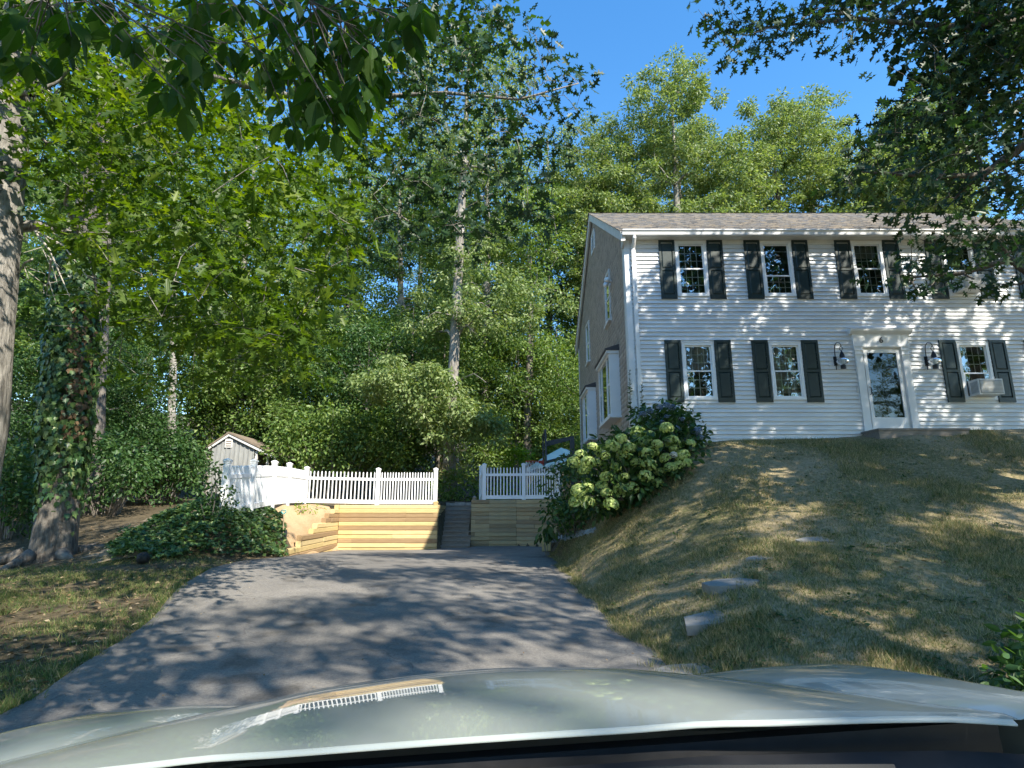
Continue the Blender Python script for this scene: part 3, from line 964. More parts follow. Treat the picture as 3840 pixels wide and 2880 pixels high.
def bay(y0, y1, z0, z1):
    x1, x0 = XL0 - .002, XL0 - .27
    m = MB()
    m.box((x0, y0, z0), (x1, y0 + .05, z1)); m.box((x0, y1 - .05, z0), (x1, y1, z1))
    m.box((x0 - .03, y0 - .03, z0 - .06), (x1, y1 + .03, z0 - .001)); m.box((x0, y0 + .05, z1 - .12), (x1, y1 - .05, z1))
    b = hpart('bay_window', m, WHITE)
    ww = y1 - y0
    ys = [y0 + .05, y0 + .05 + ww * .23, y1 - .05 - ww * .23, y1 - .05]
    for i, yy_ in enumerate(ys):
        hpart('mullion', MB().box((x0 - .004, yy_ - .03, z0 + .002), (x0 + .05, yy_ + .03, z1 - .121)), WHITE, b)
    for i in range(3):
        a, c_ = ys[i] + .031, ys[i + 1] - .031
        hpart('pane', MB().box((x0 + .02, a, z0 + .05), (x0 + .024, c_, z1 - .13)), GLASS, b)
        if i != 1:
            hpart('sash', MB().box((x0 + .006, a, (z0 + z1) / 2 - .02), (x0 + .03, c_, (z0 + z1) / 2 + .02)), WHITE, b)
        hpart('sill', MB().box((x0 - .012, a, z0 + .001), (x0 + .045, c_, z0 + .05)), WHITE, b)
    hpart('bay_roof', MB().prism([(x0 - .10, z1 + .002), (x0 - .10, z1 + .05), (x1, z1 + .17), (x1, z1 + .002)], 'y', y0 - .06, y1 + .06), basic('bay_roof_shingle', (.07, .07, .075), None, .9), b)
    hpart('bay_cornice', MB().box((x0 - .07, y0 - .035, z1 - .07), (x1, y1 + .035, z1 + .001)), WHITE, b)
    hpart('unlit_room', MB().box((XL0 + .01, y0 + .06, z0), (XL0 + .014, y1 - .06, z1)), DARK, b)


bay(14.62, 16.53, 3.88, 5.56); bay(18.92, 20.48, 3.86, 5.52)
m = MB(); x = XL0 - .05
y0, y1, z0, z1 = SIDE_HOLES[4]
m.box((x, y0, z0), (x + .07, y0 + .06, z1)); m.box((x, y1 - .06, z0), (x + .07, y1, z1)); m.box((x, y0 + .06, z0), (x + .07, y1 - .06, z0 + .06)); m.box((x, y0 + .06, z1 - .06), (x + .07, y1 - .06, z1))
gv = hpart('gable_vent', m, WHITE)
for i in range(6):
    zz = z0 + .08 + i * .095
    hpart('louver', MB().prism([(x + .01, zz), (x + .01, zz + .02), (x + .06, zz + .08), (x + .06, zz + .06)], 'y', y0 + .061, y1 - .061), WHITE, gv)
m = MB()
m.lathe([(.0, 0), (.07, 0), (.07, .03), (.0, .03)], (XL0 - .05, 15.32, 7.72), 12)
m.tube([(XL0 - .02, 15.32, 7.74), (XL0 - .10, 15.30, 7.74)], .03, 8)
fl_ = hpart('flood_light', m, WHITE)
for dy, dz in ((-.12, .0), (.13, -.05)):
    hpart('lamp_head', MB().tube([(XL0 - .09, 15.31 + dy * .4, 7.74), (XL0 - .13, 15.28 + dy, 7.72 + dz), (XL0 - .17, 15.20 + dy, 7.70 + dz)], [.025, .05, .075], 12), WHITE, fl_, True)

# front step: a small plank landing
fs = empty('front_step', (8.6, 12.6, 3.05), 'low weathered plank landing in front of the white front door', 'step')
def at_parent(o, par):
    o.data.transform(Matrix.Translation(-par.location)); o.parent = par
    return o
for i in range(5):
    at_parent(MB().box((7.95, 12.70 + i * .138, 3.235), (9.95, 12.70 + i * .138 + .130, 3.275)).build('plank', DECKW), fs)
at_parent(MB().box((7.97, 12.72, 2.75), (9.93, 12.76, 3.234)).build('fascia_board', DECKW), fs)
at_parent(MB().box((7.97, 12.762, 2.8), (8.01, 13.33, 3.234)).build('side_board', DECKW), fs)
at_parent(MB().box((9.89, 12.762, 2.8), (9.93, 13.33, 3.234)).build('side_board', DECKW), fs)


def air_con(x, z, label):
    e = empty('air_conditioner', (x, YF - .05, z), label, 'air conditioner', 'window air conditioners')
    W, H, D = .56, .36, .30
    at_parent(MB().box((x - W / 2, YF - .05 - D, z), (x + W / 2, YF - .051, z + H)).build('casing', ACM), e)
    at_parent(MB().box((x - W / 2 + .03, YF - .05 - D - .012, z + .03), (x + W / 2 - .03, YF - .05 - D + .001, z + H - .03)).build('grille', ACG), e)
    for i in range(9):
        zz_ = z + .05 + i * .03
        at_parent(MB().box((x - W / 2 + .03, YF - .05 - D - .02, zz_), (x + W / 2 - .03, YF - .05 - D - .0125, zz_ + .01)).build('slat', ACM), e)
    for i in range(6):
        at_parent(MB().box((x - W / 2 - .006, YF - .31 + i * .035, z + .05), (x - W / 2 + .001, YF - .298 + i * .035, z + H - .05)).build('side_louver', ACG), e)


air_con(10.86, 4.10, 'grey window air conditioner in the ground floor window right of the front door')
air_con(10.9, 6.63, 'grey window air conditioner in the upper window half hidden by oak leaves')

# ------------------------------------------------------------------ timber retaining walls and stair
def timber(name, p0, p1, h=.1385, d=.14, mat=TIMB, parent=None):
    """one squared timber with chamfered long edges, lying from p0 to p1 (front lower edge line)"""
    p0, p1 = Vector(p0), Vector(p1)
    L = (p1 - p0).length
    ang = math.atan2(p1.y - p0.y, p1.x - p0.x)
    c = .017
    prof = [(c, 0), (d - c, 0), (d, c), (d, h - c), (d - c, h), (c, h), (0, h - c), (0, c)]
    o = MB().prism(prof, 'x', .0015, L - .0015).build(name, mat)
    o.location = p0 - (parent.location if parent else Vector((0, 0, 0)))
    o.rotation_euler = (0, 0, ang)
    o.parent = parent
    return o


def run(parent, a, b, z, joints, jit=.012, mat=None):
    a, b = Vector(a), Vector(b)
    ts = [0] + sorted(joints) + [1]
    nrm = Vector((-(b - a).y, (b - a).x)).normalized()
    for t0, t1 in zip(ts[:-1], ts[1:]):
        p, q_ = a.lerp(b, t0), a.lerp(b, t1)
        off = nrm * random.uniform(-jit, jit)
        timber('timber', (p.x + off.x, p.y + off.y, z), (q_.x + off.x, q_.y + off.y, z), parent=parent, mat=mat or TIMB)


H = .14
wl = empty('retaining_wall', (-4.2, LW_Y, .25), 'new pine timber retaining wall on the left of the stair, stepping down to the ivy', 'retaining wall')
NC = 11
zb = .22
for k in range(NC):
    z = zb + k * H
    js = sorted(random.sample([.14, .32, .55, .68], 1))
    js = js + ([.955] if k in (2, 4, 5, 8) else [])
    run(wl, (-5.84, LW_Y), (ST0, LW_Y), z, js, mat=TIMN if k in (2, 5, 7, 8) else TIMB)
ret_end = [14.0, 14.0, 14.1, 15.6, 15.6, 16.9, 17.3, 18.4, 18.8, 19.6, 20.2]
for k in range(NC):
    z = zb + k * H + .0
    y0 = ret_end[k]
    zoff = 0
    t = (y0 - 20.4) / (14.0 - 20.4)
    xa = -5.84 + .60 * t
    js = [random.uniform(.3, .7)] if t > .3 else []
    # runs from its free end back to the corner; front face looks towards the drive
    run(wl, (xa, y0), (-5.84, 20.39), z, js, mat=TIMN if k in (1, 4, 7, 8) else TIMB)
for k in range(3):
    y0 = 14.0 + k * .02
    t = (y0 - 20.4) / (14.0 - 20.4)
for y0, n in ((13.98, 4), ):
    for i in range(2):
        z = zb + (11) * 0 + .14 * (i) + 1.54 * 0
m = MB().box((ST0 - .14, LW_Y - .0, zb + NC * H), (ST0 - .005, LW_Y + .135, zb + NC * H + .08))
m.add([(ST0 - .16, LW_Y - .02, zb + NC * H + .08), (ST0 + .015, LW_Y - .02, zb + NC * H + .08), (ST0 + .015, LW_Y + .155, zb + NC * H + .08), (ST0 - .16, LW_Y + .155, zb + NC * H + .08), (ST0 - .0725, LW_Y + .0675, zb + NC * H + .18)],
      [(3, 2, 1, 0), (0, 1, 4), (1, 2, 4), (2, 3, 4), (3, 0, 4)])
at_parent(m.build('pointed_post', TIMB), wl)
# left cheek of the stair
for k in range(NC):
    yb_ = 23.2
    timber('timber', (ST0, LW_Y + .145, zb + k * H), (ST0, yb_, zb + k * H), parent=wl)

wr = empty('retaining_wall', (0, RW_Y, .3), 'shaded pine timber retaining wall on the right of the stair below the short fence', 'retaining wall')
zr = .27
NR = 12
for k in range(NR):
    z = zr + k * H
    js = [.40] + ([.085] if k % 3 == 0 or k % 4 == 2 else [])
    if k in (0, 2, 5, 9): js = [.4]
    run(wr, (ST1, RW_Y), (.15, RW_Y), z, sorted(js), mat=TIMG)
    run(wr, (.152, RW_Y), (1.55, RW_Y - .77), z, [random.uniform(.3, .7)] if k % 2 else [], mat=TIMG)
    timber('timber', (ST1 + .14, RW_Y + .143, z), (ST1 + .14, 23.2, z), parent=wr)
m = MB().box((ST1 + .02, RW_Y + .3, zr + NR * H), (ST1 + .15, RW_Y + .43, zr + NR * H + .09))
m.add([(ST1, RW_Y + .28, zr + NR * H + .09), (ST1 + .17, RW_Y + .28, zr + NR * H + .09), (ST1 + .17, RW_Y + .45, zr + NR * H + .09), (ST1, RW_Y + .45, zr + NR * H + .09), (ST1 + .085, RW_Y + .365, zr + NR * H + .17)],
      [(3, 2, 1, 0), (0, 1, 4), (1, 2, 4), (2, 3, 4), (3, 0, 4)])
at_parent(m.build('pointed_post', STEPW), wr)

stair = empty('garden_stair', (-1.98, 20.7, .3), 'dark grey timber stair climbing between the two retaining walls', 'stairs')
NS = 10
for k in range(NS):
    z = .27 + k * .152; y = 20.72 + k * .245
    at_parent(MB().box((ST0 + .004, y, z - .1), (ST1 + .002, y + .045, z + .110)).build('riser', STEPW), stair)
    at_parent(MB().box((ST0 + .005, y - .025, z + .111), (ST1 + .001, y + .235, z + .151)).build('tread', STEPW), stair)
ks = empty('stone_edging', (-2, 23.3, 1.8), 'row of rough tan edging stones at the top of the timber stair', 'stones')
x = ST0 - .1
while x < ST1 + .1:
    wd = random.uniform(.2, .3)
    c = Vector((x + wd / 2, 23.27, 1.80))
    m = MB().box((x, 23.17, 1.68), (x + wd - .015, 23.38, 1.89 + random.uniform(-.02, .02)))
    m.v = [(a + random.uniform(-.012, .012), b + random.uniform(-.012, .012), c_ + random.uniform(-.012, .012)) for a, b, c_ in m.v]
    at_parent(m.build('stone', STONE), ks)
    x += wd

# ------------------------------------------------------------------ white vinyl picket fences
pk = MB().prism([(-.019, 0), (.019, 0), (.019, .87), (.010, .90), (-.010, .90), (-.019, .87)], 'y', -.011, .011)
pk_me = pk.build('picket', VINYL).data; bpy.data.objects.remove(bpy.data.objects['picket'])
po_me = MB().box((-.0635, -.0635, 0), (.0635, .0635, 1)).build('post', VINYL).data; bpy.data.objects.remove(bpy.data.objects['post'])
cp = MB().box((-.08, -.08, 0), (.08, .08, .035)).box((-.07, -.07, -.04), (.07, .07, -.001))
cp.add([(-.08, -.08, .036), (.08, -.08, .036), (.08, .08, .036), (-.08, .08, .036), (0, 0, .075)], [(0, 1, 4), (1, 2, 4), (2, 3, 4), (3, 0, 4)])
cp_me = cp.build('post_cap', VINYL).data; bpy.data.objects.remove(bpy.data.objects['post_cap'])


def fence(name, pts, label, Hp, n_pick, dense=None):
    """pts: (x, y, z) of the posts"""
    b0 = Vector(pts[0])
    f = empty(name, b0, label, 'fence')
    for i, p in enumerate(pts):
        p = Vector(p) - b0
        o = link('post', po_me, f, p + Vector((0, 0, -.25))); o.scale = (1, 1, Hp + .25)
        if i == 0: d = Vector(pts[1]) - Vector(pts[0])
        else: d = Vector(pts[i]) - Vector(pts[i - 1])
        o.rotation_euler = (0, 0, math.atan2(d.y, d.x))
        c = link('post_cap', cp_me, o, (0, 0, 1)); c.scale = (1, 1, 1 / (Hp + .25))
    for i in range(len(pts) - 1):
        a, b = Vector(pts[i]) - b0, Vector(pts[i + 1]) - b0
        d = b - a; L = math.hypot(d.x, d.y); ang = math.atan2(d.y, d.x); slope = math.atan2(d.z, L)
        for z0, z1, t in ((.02, .15, .022), (.68 * Hp, .68 * Hp + .09, .022)):
            m = MB().prism([(-t, z0), (t, z0), (t, z1), (-t, z1)], 'x', .06, math.hypot(L, d.z) - .06)
            o = m.build('rail', VINYL, f, loc=a); o.rotation_euler = (0, -slope, ang)
        n = n_pick[i]
        for k in range(n):
            t = (.13 + (L - .26) * k / (n - 1)) / L
            o = link('picket', pk_me, f, a + d * t + Vector((0, 0, .10 + random.uniform(-.003, .003))))
            o.rotation_euler = (0, 0, ang); o.scale = (1, 1, (Hp - .19) / .90)
    return f


zt = zb + NC * H + .01
fp = [(-2.62, LW_Y + .10, zt), (-4.60, LW_Y + .10, zt), (-7.07, 20.5, 1.82), (-6.82, 18.2, 1.76), (-6.64, 16.6, 1.68), (-6.44, 14.8, 1.55), (-6.24, 13.0, 1.40)]
fence('picket_fence', fp, 'long white picket fence above the yellow timber wall, turning forward over the ivy', 1.18, [19, 18, 16, 16, 18, 17])
ztr = zr + NR * H + .01
fence('picket_fence', [(-1.20, 23.0, ztr + .05), (-1.0, RW_Y + .1, ztr), (.42, RW_Y + .1 - .12, ztr), (1.62, RW_Y - .55, ztr)], 'short white picket fence on the shaded wall right of the stair', 1.22, [14, 11, 12])

# ------------------------------------------------------------------ leaves
def half_to_leaf(half, fold=.12, droop=.12):
    """template from a half outline (x >= 0) -> verts, faces; folded along the midrib and drooping to the tip"""
    k = len(half)
    R_ = [(x, y, fold * x - droop * y * y) for x, y in half]
    L_ = [(-x, y, fold * x - droop * y * y) for x, y in half[1:-1]]
    verts = R_ + L_
    fr = list(range(k))
    fl_ = [0] + [k + i for i in range(k - 2)] + [k - 1]
    return np.array(verts), [fr, fl_[::-1]]


T_OAK = half_to_leaf([(0, 0), (.03, .10), (.10, .17), (.27, .16), (.14, .26), (.08, .33), (.16, .43), (.42, .45), (.20, .54), (.09, .60), (.16, .70), (.33, .80), (.11, .82), (0, 1)])
T_OAK2 = half_to_leaf([(0, 0), (.05, .12), (.22, .20), (.10, .30), (.09, .38), (.36, .50), (.40, .57), (.16, .56), (.11, .66), (.28, .84), (.09, .83), (0, 1)])
T_OVAL = half_to_leaf([(0, 0), (.10, .07), (.20, .22), (.25, .42), (.21, .65), (.11, .85), (0, 1)], .10, .18)
T_HICK = half_to_leaf([(0, 0), (.08, .05), (.18, .18), (.26, .38), (.27, .52), (.20, .72), (.09, .90), (0, 1.02)], .12, .22)
T_IVY = half_to_leaf([(0, 0), (.20, -.05), (.42, .12), (.28, .30), (.40, .52), (.16, .58), (0, 1)], .1, .1)
T_DIA = (np.array([(0, 0, 0), (.24, .45, .05), (0, 1, -.1), (-.24, .45, .05)]), [[0, 1, 2], [0, 2, 3]])
T_STAR = half_to_leaf([(0, 0), (.34, .22), (.10, .38), (.36, .66), (0, 1)], .1, .12)
T_BLADE = (np.array([(-.5, 0, 0), (.5, 0, 0), (0, 1, .0)]), [[0, 1, 2]])


def norm(a):
    return a / np.maximum(np.linalg.norm(a, axis=-1, keepdims=True), 1e-9)


def leaf_arrays(T, C, D, Nn, S):
    tv, tf = T
    D = norm(D); Nn = norm(Nn - D * (Nn * D).sum(-1, keepdims=True)); X = np.cross(D, Nn)
    S = np.asarray(S)
    if S.ndim == 1: S = np.stack([S, S, S], -1)
    V = (C[:, None] + (tv[None, :, 0:1] * S[:, None, 0:1]) * X[:, None] + (tv[None, :, 1:2] * S[:, None, 1:2]) * D[:, None] + (tv[None, :, 2:3] * S[:, None, 2:3]) * Nn[:, None])
    n, k = len(C), len(tv)
    flat = np.concatenate([np.array(f) for f in tf])
    fl = (flat[None] + k * np.arange(n)[:, None]).ravel()
    lens = np.array([len(f) for f in tf]); off = np.r_[0, np.cumsum(lens)[:-1]]
    st = (off[None] + lens.sum() * np.arange(n)[:, None]).ravel()
    rn = np.repeat(rng.random(n), len(tf))
    return V.reshape(-1, 3), fl, st, rn


def leaf_mesh(name, T, C, D, Nn, S, mat):
    V, fl, st, rn = leaf_arrays(T, C, D, Nn, S)
    return fast_mesh(name, V, fl, st, mat, rn)


def clump_leaves(cl, n_per, rad, flat=.6, size=(.1, .16), up=.7, droop=.3):
    """leaves round clump centres: positions, directions, normals, sizes"""
    m = len(cl) * n_per
    c = np.repeat(np.asarray(cl, float), n_per, 0)
    o = rng.normal(0, 1, (m, 3)); o = norm(o) * (rng.random((m, 1)) ** .5)
    rr = np.repeat(np.asarray(rad) * np.ones(len(cl)), n_per)[:, None]
    o = o * rr; o[:, 2] *= flat
    d = norm(o + rng.normal(0, .35, (m, 3)) * rr); d[:, 2] -= droop
    nn = rng.normal(0, 1, (m, 3)) * (1 - up); nn[:, 2] += up
    s = rng.uniform(size[0], size[1], m)
    return c + o, norm(d), norm(nn), s


def in_poly(pts, poly):
    x, y = pts[:, 0], pts[:, 1]; c = np.zeros(len(pts), bool)
    n = len(poly)
    for i in range(n):
        x0, y0 = poly[i]; x1, y1 = poly[(i + 1) % n]
        c ^= ((y0 > y) != (y1 > y)) & (x < (x1 - x0) * (y - y0) / (y1 - y0 + 1e-12) + x0)
    return c


def region(poly, n, Y0, Y1):
    """n clump centres filling a measured outline at depths Y0..Y1"""
    po = np.array(poly, float); lo_, hi_ = po.min(0), po.max(0)
    r = np.empty((0, 2))
    while len(r) < n:
        c = rng.uniform(lo_, hi_, (n * 3, 2))
        r = np.r_[r, c[in_poly(c, poly)]]
    r = r[:n]
    return np.array([P(a, b, rng.uniform(Y0, Y1)) for a, b in r])


def ellipsoid(c, r, n, shell=.45):
    d = norm(rng.normal(0, 1, (n, 3)))
    t = (shell + (1 - shell) * rng.random((n, 1)) ** .6)
    return np.array(c) + d * t * np.array(r)


def branches(mb, trunk, tr, cl, rmax=.09, rmin=.006, segs=5, jit=.12, minz=None):
    """join every clump to the nearest part of the tree already grown"""
    nodes = [np.array(p, float) for p in trunk]; rad = list(tr)
    nodes_a = np.array(nodes)
    base = np.array(trunk[-1], float)
    order = np.argsort(np.min(np.linalg.norm(cl[:, None] - nodes_a[None], axis=-1), axis=1))
    N_ = np.zeros((len(nodes) + len(cl) * 2, 3)); RR = np.zeros(len(N_)); n = len(nodes)
    N_[:n] = nodes_a; RR[:n] = np.minimum(rad, rmax * 1.6)
    for i in order:
        c = cl[i]
        d = np.linalg.norm(N_[:n] - c, axis=1) + .35 * np.maximum(N_[:n, 2] - c[2] + .2, 0)
        if minz is not None: d = d + np.where(N_[:n, 2] < minz, 50, 0)
        k = int(np.argmin(d)); a = N_[k]
        L = np.linalg.norm(c - a)
        mid = (a + c) / 2 + rng.normal(0, jit, 3) * L * .5 + np.array([0, 0, .06 * L])
        r0 = max(rmin, min(rmax, RR[k] * .62)); r1 = max(rmin * .7, r0 * .55)
        mb.tube([a, mid, c], [r0, (r0 + r1) / 2, r1], segs, cap=False)
        N_[n] = mid; RR[n] = (r0 + r1) / 2; N_[n + 1] = c; RR[n + 1] = r1; n += 2


def trunk_mesh(pts, rad, n=14, rough=.06, flare=0):
    m = MB()
    P_ = []; r_ = []
    for i in range(len(pts) - 1):
        for t in np.linspace(0, 1, 7)[:-1]:
            P_.append(Vector(pts[i]).lerp(Vector(pts[i + 1]), t)); r_.append(rad[i] * (1 - t) + rad[i + 1] * t)
    P_.append(Vector(pts[-1])); r_.append(rad[-1])
    m.tube(P_, r_, n)
    v = []
    for i, p in enumerate(m.v):
        ring = min(i // n, len(P_) - 1); c = P_[ring]; k = i % n
        d = Vector(p) - c
        hgt = P_[ring].z - P_[0].z
        s = 1 + rough * math.sin(k * 2.1 + ring * .35) + rough * random.uniform(-1, 1)
        if flare:
            s *= 1 + flare * math.exp(-max(hgt, 0) / .35) * (1 + .35 * math.sin(k * 2 * math.pi / n * 5))
        v.append(tuple(c + d * s))
    m.v = v
    return m


def rel(o, par):
    """give an object built in world space to a parent"""
    o.data.transform(Matrix.Translation(-par.location)); o.parent = par
    return o


def add_crown(tree, name, T, arr, mat, parts=0, leaf_T=None):
    """crown: the leaves that show largest are single leaf objects, the rest one part"""
    C, D, Nn, S = arr
    if parts:
        v = C - np.array([0, 0, EYE])
        dep = v[:, 1] * CP + v[:, 2] * SP
        u = v[:, 0] / np.maximum(dep, .1) * F; vv_ = (v[:, 2] * CP - v[:, 1] * SP) / np.maximum(dep, .1) * F
        inv = (dep > .5) & (np.abs(u) < 1950) & (np.abs(vv_) < 1470)
        sz = np.where(inv, S / np.maximum(dep, .1), 0)
        idx = np.argsort(-sz)[:parts]
        idx = idx[sz[idx] > 0]
        keep = np.ones(len(C), bool); keep[idx] = False
        tv, tf = T
        protos = []
        for k in range(4):
            m = bpy.data.meshes.new('leaf')
            q_ = tv.copy(); q_[:, 2] += .10 * np.sin(q_[:, 1] * 3 + k) * (.5 - np.abs(q_[:, 0])) + rng.normal(0, .012, len(q_))
            q_[:, 0] *= rng.uniform(.9, 1.12)
            m.from_pydata(q_.tolist(), [], tf); m.materials.append(mat); m.update(); protos.append(m)
        for i in idx:
            d = Vector(D[i]); nn = Vector(Nn[i]); nn = (nn - d * nn.dot(d)).normalized(); x = d.cross(nn)
            M = Matrix(((x.x, d.x, nn.x), (x.y, d.y, nn.y), (x.z, d.z, nn.z)))
            o = link('leaf', random.choice(protos), tree, Vector(C[i]) - tree.location)
            o.rotation_euler = M.to_euler(); o.scale = (S[i],) * 3
        C, D, Nn, S = C[keep], D[keep], Nn[keep], S[keep]
    me = leaf_mesh(name, T, C, D, Nn, S, mat)
    me.transform(Matrix.Translation(-tree.location))
    o = link(name, me, tree)
    o['kind'] = 'stuff'
    return o


def cat_arr(*a):
    return tuple(np.concatenate([x[i] for x in a]) for i in range(4))


# ---- left oak (trunk at the left edge), its bright low foliage and the limb that reaches over the drive
z0 = g1(-6.5, 6.9)
t1 = empty('oak_tree', (-6.5, 6.9, z0), 'big grey barked oak at the left edge with bright lobed leaves over the drive', 'tree')
tp = [(-6.42, 6.9, z0 - .2), (-6.45, 6.9, 2.5), (-6.74, 6.95, 5), (-6.92, 7.0, 7), (-6.75, 7.2, 11.5)]
rel(trunk_mesh(tp, [.40, .38, .36, .32, .16], 18, .03, .45).build('trunk', BARK, smooth=True), t1)
polyB = [(0, 30), (560, 40), (800, 120), (840, 300), (800, 420), (770, 560), (720, 660), (690, 790), (590, 770), (430, 710), (300, 690), (200, 690), (170, 560), (110, 380), (60, 300), (0, 230)]
clB = region(polyB, 520, 5.4, 9.4)
polyB2 = [(190, 640), (420, 650), (700, 700), (720, 780), (640, 850), (520, 820), (380, 860), (250, 800), (190, 720)]
clB = np.r_[clB, region(polyB2, 80, 7, 10)]
polyC = [(840, 0), (1130, 0), (1180, 60), (1150, 160), (1240, 130), (1285, 190), (1265, 330), (1190, 400), (1215, 470), (1090, 500), (1010, 560), (880, 590), (770, 560), (790, 400), (830, 240)]
clC = region(polyC, 210, 6.2, 8.2)
limbC = [np.array(P(a, b, y)) for a, b, y in ((430, 160, 7.1), (660, 215, 7.1), (820, 208, 7.1), (960, 200, 7.1), (1120, 215, 7.1), (1250, 180, 7.1))]
clT = np.r_[ellipsoid((-6.8, 7.0, 10.2), (2.8, 2.6, 3.2), 90), ellipsoid((-1.4, 7.9, 9.5), (1.7, 1.2, 1.0), 26)]
clL = ellipsoid((-8.5, 7.5, 6.5), (2.6, 2.6, 3), 60)
m = MB()
branches(m, tp[1:], [.3, .25, .2, .12], np.r_[np.array(limbC), clB[::2], clL, clT], .085, .005, 5, minz=3.0)
m.tube(limbC, [.05, .04, .032, .024, .016, .008], 7)
branches(m, limbC, [.05, .04, .032, .024, .016, .008], clC, .02, .004, 5)
rel(m.build('limbs', BARK, smooth=True), t1)
a1 = clump_leaves(clB, 12, rng.uniform(.25, .5, len(clB)), .45, (.13, .22), .66, .3)
a2 = clump_leaves(clC, 10, rng.uniform(.2, .42, len(clC)), .5, (.11, .18), .4, .15)
a3 = clump_leaves(np.r_[clT, clL], 34, .75, .6, (.12, .20), .7, .2)
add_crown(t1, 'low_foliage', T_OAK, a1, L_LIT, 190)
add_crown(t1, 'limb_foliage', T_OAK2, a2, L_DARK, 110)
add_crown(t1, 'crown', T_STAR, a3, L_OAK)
# bare twigs low on the trunk
m = MB()
for a, b in (((60, 480), (150, 640)), ((50, 500), (140, 520)), ((70, 560), (30, 610)), ((80, 500), (190, 600)), ((110, 560), (100, 640)), ((95, 250), (140, 180)), ((20, 150), (150, 240))):
    p0, p1 = P(a[0], a[1], 7.2), P(b[0], b[1], 7.0 + random.random())
    mid = p0.lerp(p1, .5) + Vector((0, 0, .12))
    m.tube([p0, mid, p1], [.016, .011, .004], 5)
    for k in range(5):
        q0 = p0.lerp(p1, random.uniform(.3, 1)); m.tube([q0, q0 + Vector((random.uniform(-.1, .3), random.uniform(-.2, .2), random.uniform(-.35, .1)))], [.006, .002], 4)
rel(m.build('bare_twigs', DEAD), t1)

# ---- hickory whose dark leaves hang close above the car
z0 = g1(-4.6, -1.8)
t2 = empty('hickory_tree', (-4.6, -1.8, z0), 'dark oval hickory leaves hanging close over the top left', 'tree')
tp = [(-4.6, -1.8, z0 - .2), (-4.5, -1.7, 3), (-4.1, -1.4, 6), (-3.4, -1.0, 9.5)]
rel(trunk_mesh(tp, [.30, .26, .22, .10], 14, .04, .4).build('trunk', BARKD, smooth=True), t2)
polyA = [(0, 0), (960, 0), (930, 100), (870, 90), (740, 290), (650, 300), (590, 220), (480, 200), (400, 270), (370, 200), (300, 100), (190, 80), (110, 130), (60, 170), (0, 190)]
clA = region(polyA, 120, 1.75, 3.0)
clA2 = ellipsoid((-.9, -1.8, 8.6), (4.0, 3.2, 2.8), 80)
clA3 = ellipsoid((-1.5, 1.6, 4.9), (1.9, 1.4, .8), 26)
m = MB()
branches(m, tp[1:], [.2, .16, .1], np.r_[clA2, clA3, clA], .06, .003, 5, minz=3.5)
rel(m.build('limbs', BARKD, smooth=True), t2)
# compound leaves: five leaflets from one stalk tip, hanging
nC = len(clA)
C_, D_, N_, S_ = [], [], [], []
for c in clA:
    th = rng.uniform(0, 6.28)
    for k in range(5):
        a = th + k * 1.256 + rng.normal(0, .25)
        d = np.array([math.cos(a), math.sin(a) * .8, -rng.uniform(.5, 1.4)])
        C_.append(c + np.array([math.cos(a), math.sin(a), 0]) * .02 + np.array([0, 0, rng.normal(0, .03)])); D_.append(d)
        N_.append([math.cos(a) * .8 + rng.normal(0, .2), math.sin(a) * .8 + rng.normal(0, .3), .75]); S_.append(rng.uniform(.065, .125))
arrA = (np.array(C_), norm(np.array(D_)), norm(np.array(N_)), np.array(S_))
add_crown(t2, 'hanging_leaves', T_HICK, arrA, L_HICK, 300)
add_crown(t2, 'crown', T_OVAL, clump_leaves(np.r_[clA2, clA3], 34, .8, .6, (.13, .2), .7, .3), L_HICK)

# ---- right oak in front of the house
z0 = g1(10.6, 7.6)
t3 = empty('oak_tree', (10.6, 7.6, z0), 'dark leaved oak whose branches hang across the right of the house', 'tree')
tp = [(10.6, 7.6, z0 - .2), (10.5, 7.6, 4), (10.2, 7.6, 7), (9.6, 7.6, 10), (8.8, 7.6, 13)]
rel(trunk_mesh(tp, [.36, .31, .27, .2, .08], 14, .04, .5).build('trunk', BARKD, smooth=True), t3)
polyD1 = [(1465, 0), (1525, 33), (1568, 123), (1608, 133), (1728, 107), (1761, 67), (1808, 80), (1828, 107), (1868, 93), (1885, 143), (1921, 143), (1955, 107), (2015, 110), (1995, 143), (1941, 173), (1875, 227), (1891, 260), (1838, 293), (1788, 377), (1811, 400), (1868, 420), (1901, 453), (1921, 467), (1948, 500), (2025, 500), (2100, 540), (2240, 560), (2240, 0)]
polyD2 = [(1885, 600), (1953, 560), (1968, 527), (2028, 543), (2103, 513), (2203, 513), (2230, 638), (2178, 635), (2115, 622), (2065, 578), (2040, 630), (1978, 640), (1948, 630), (1888, 625)]
clD = np.r_[region(polyD1, 300, 6.6, 9.0), region(polyD2, 26, 7.4, 8.6)]
limbD = [[P(2240, 600, 7.6), P(2180, 560, 7.8), P(2080, 590, 8.0), P(1960, 600, 8.0)], [P(2230, 300, 7.8), P(2120, 380, 7.8), P(1990, 380, 7.8), P(1850, 370, 7.8)], [P(2240, 40, 7.8), P(2080, 60, 7.8), P(1850, 40, 7.8), P(1640, 60, 7.8)]]
clDo = np.r_[ellipsoid((9.6, 7.4, 9.6), (3.6, 3.4, 4.0), 84), ellipsoid((6.8, 6.6, 11.6), (3.2, 2.6, 1.8), 34), ellipsoid((14.0, 7.4, 11.2), (4.0, 3.0, 3.4), 96), ellipsoid((9.3, 8.0, 11.6), (2.6, 2.2, 2.4), 8)]
m = MB()
att = [(10.45, 7.6, 4.4), (10.1, 7.6, 7.4), (9.7, 7.6, 9.4)]
nodes, rads = list(tp[2:]), [.16, .12, .06]
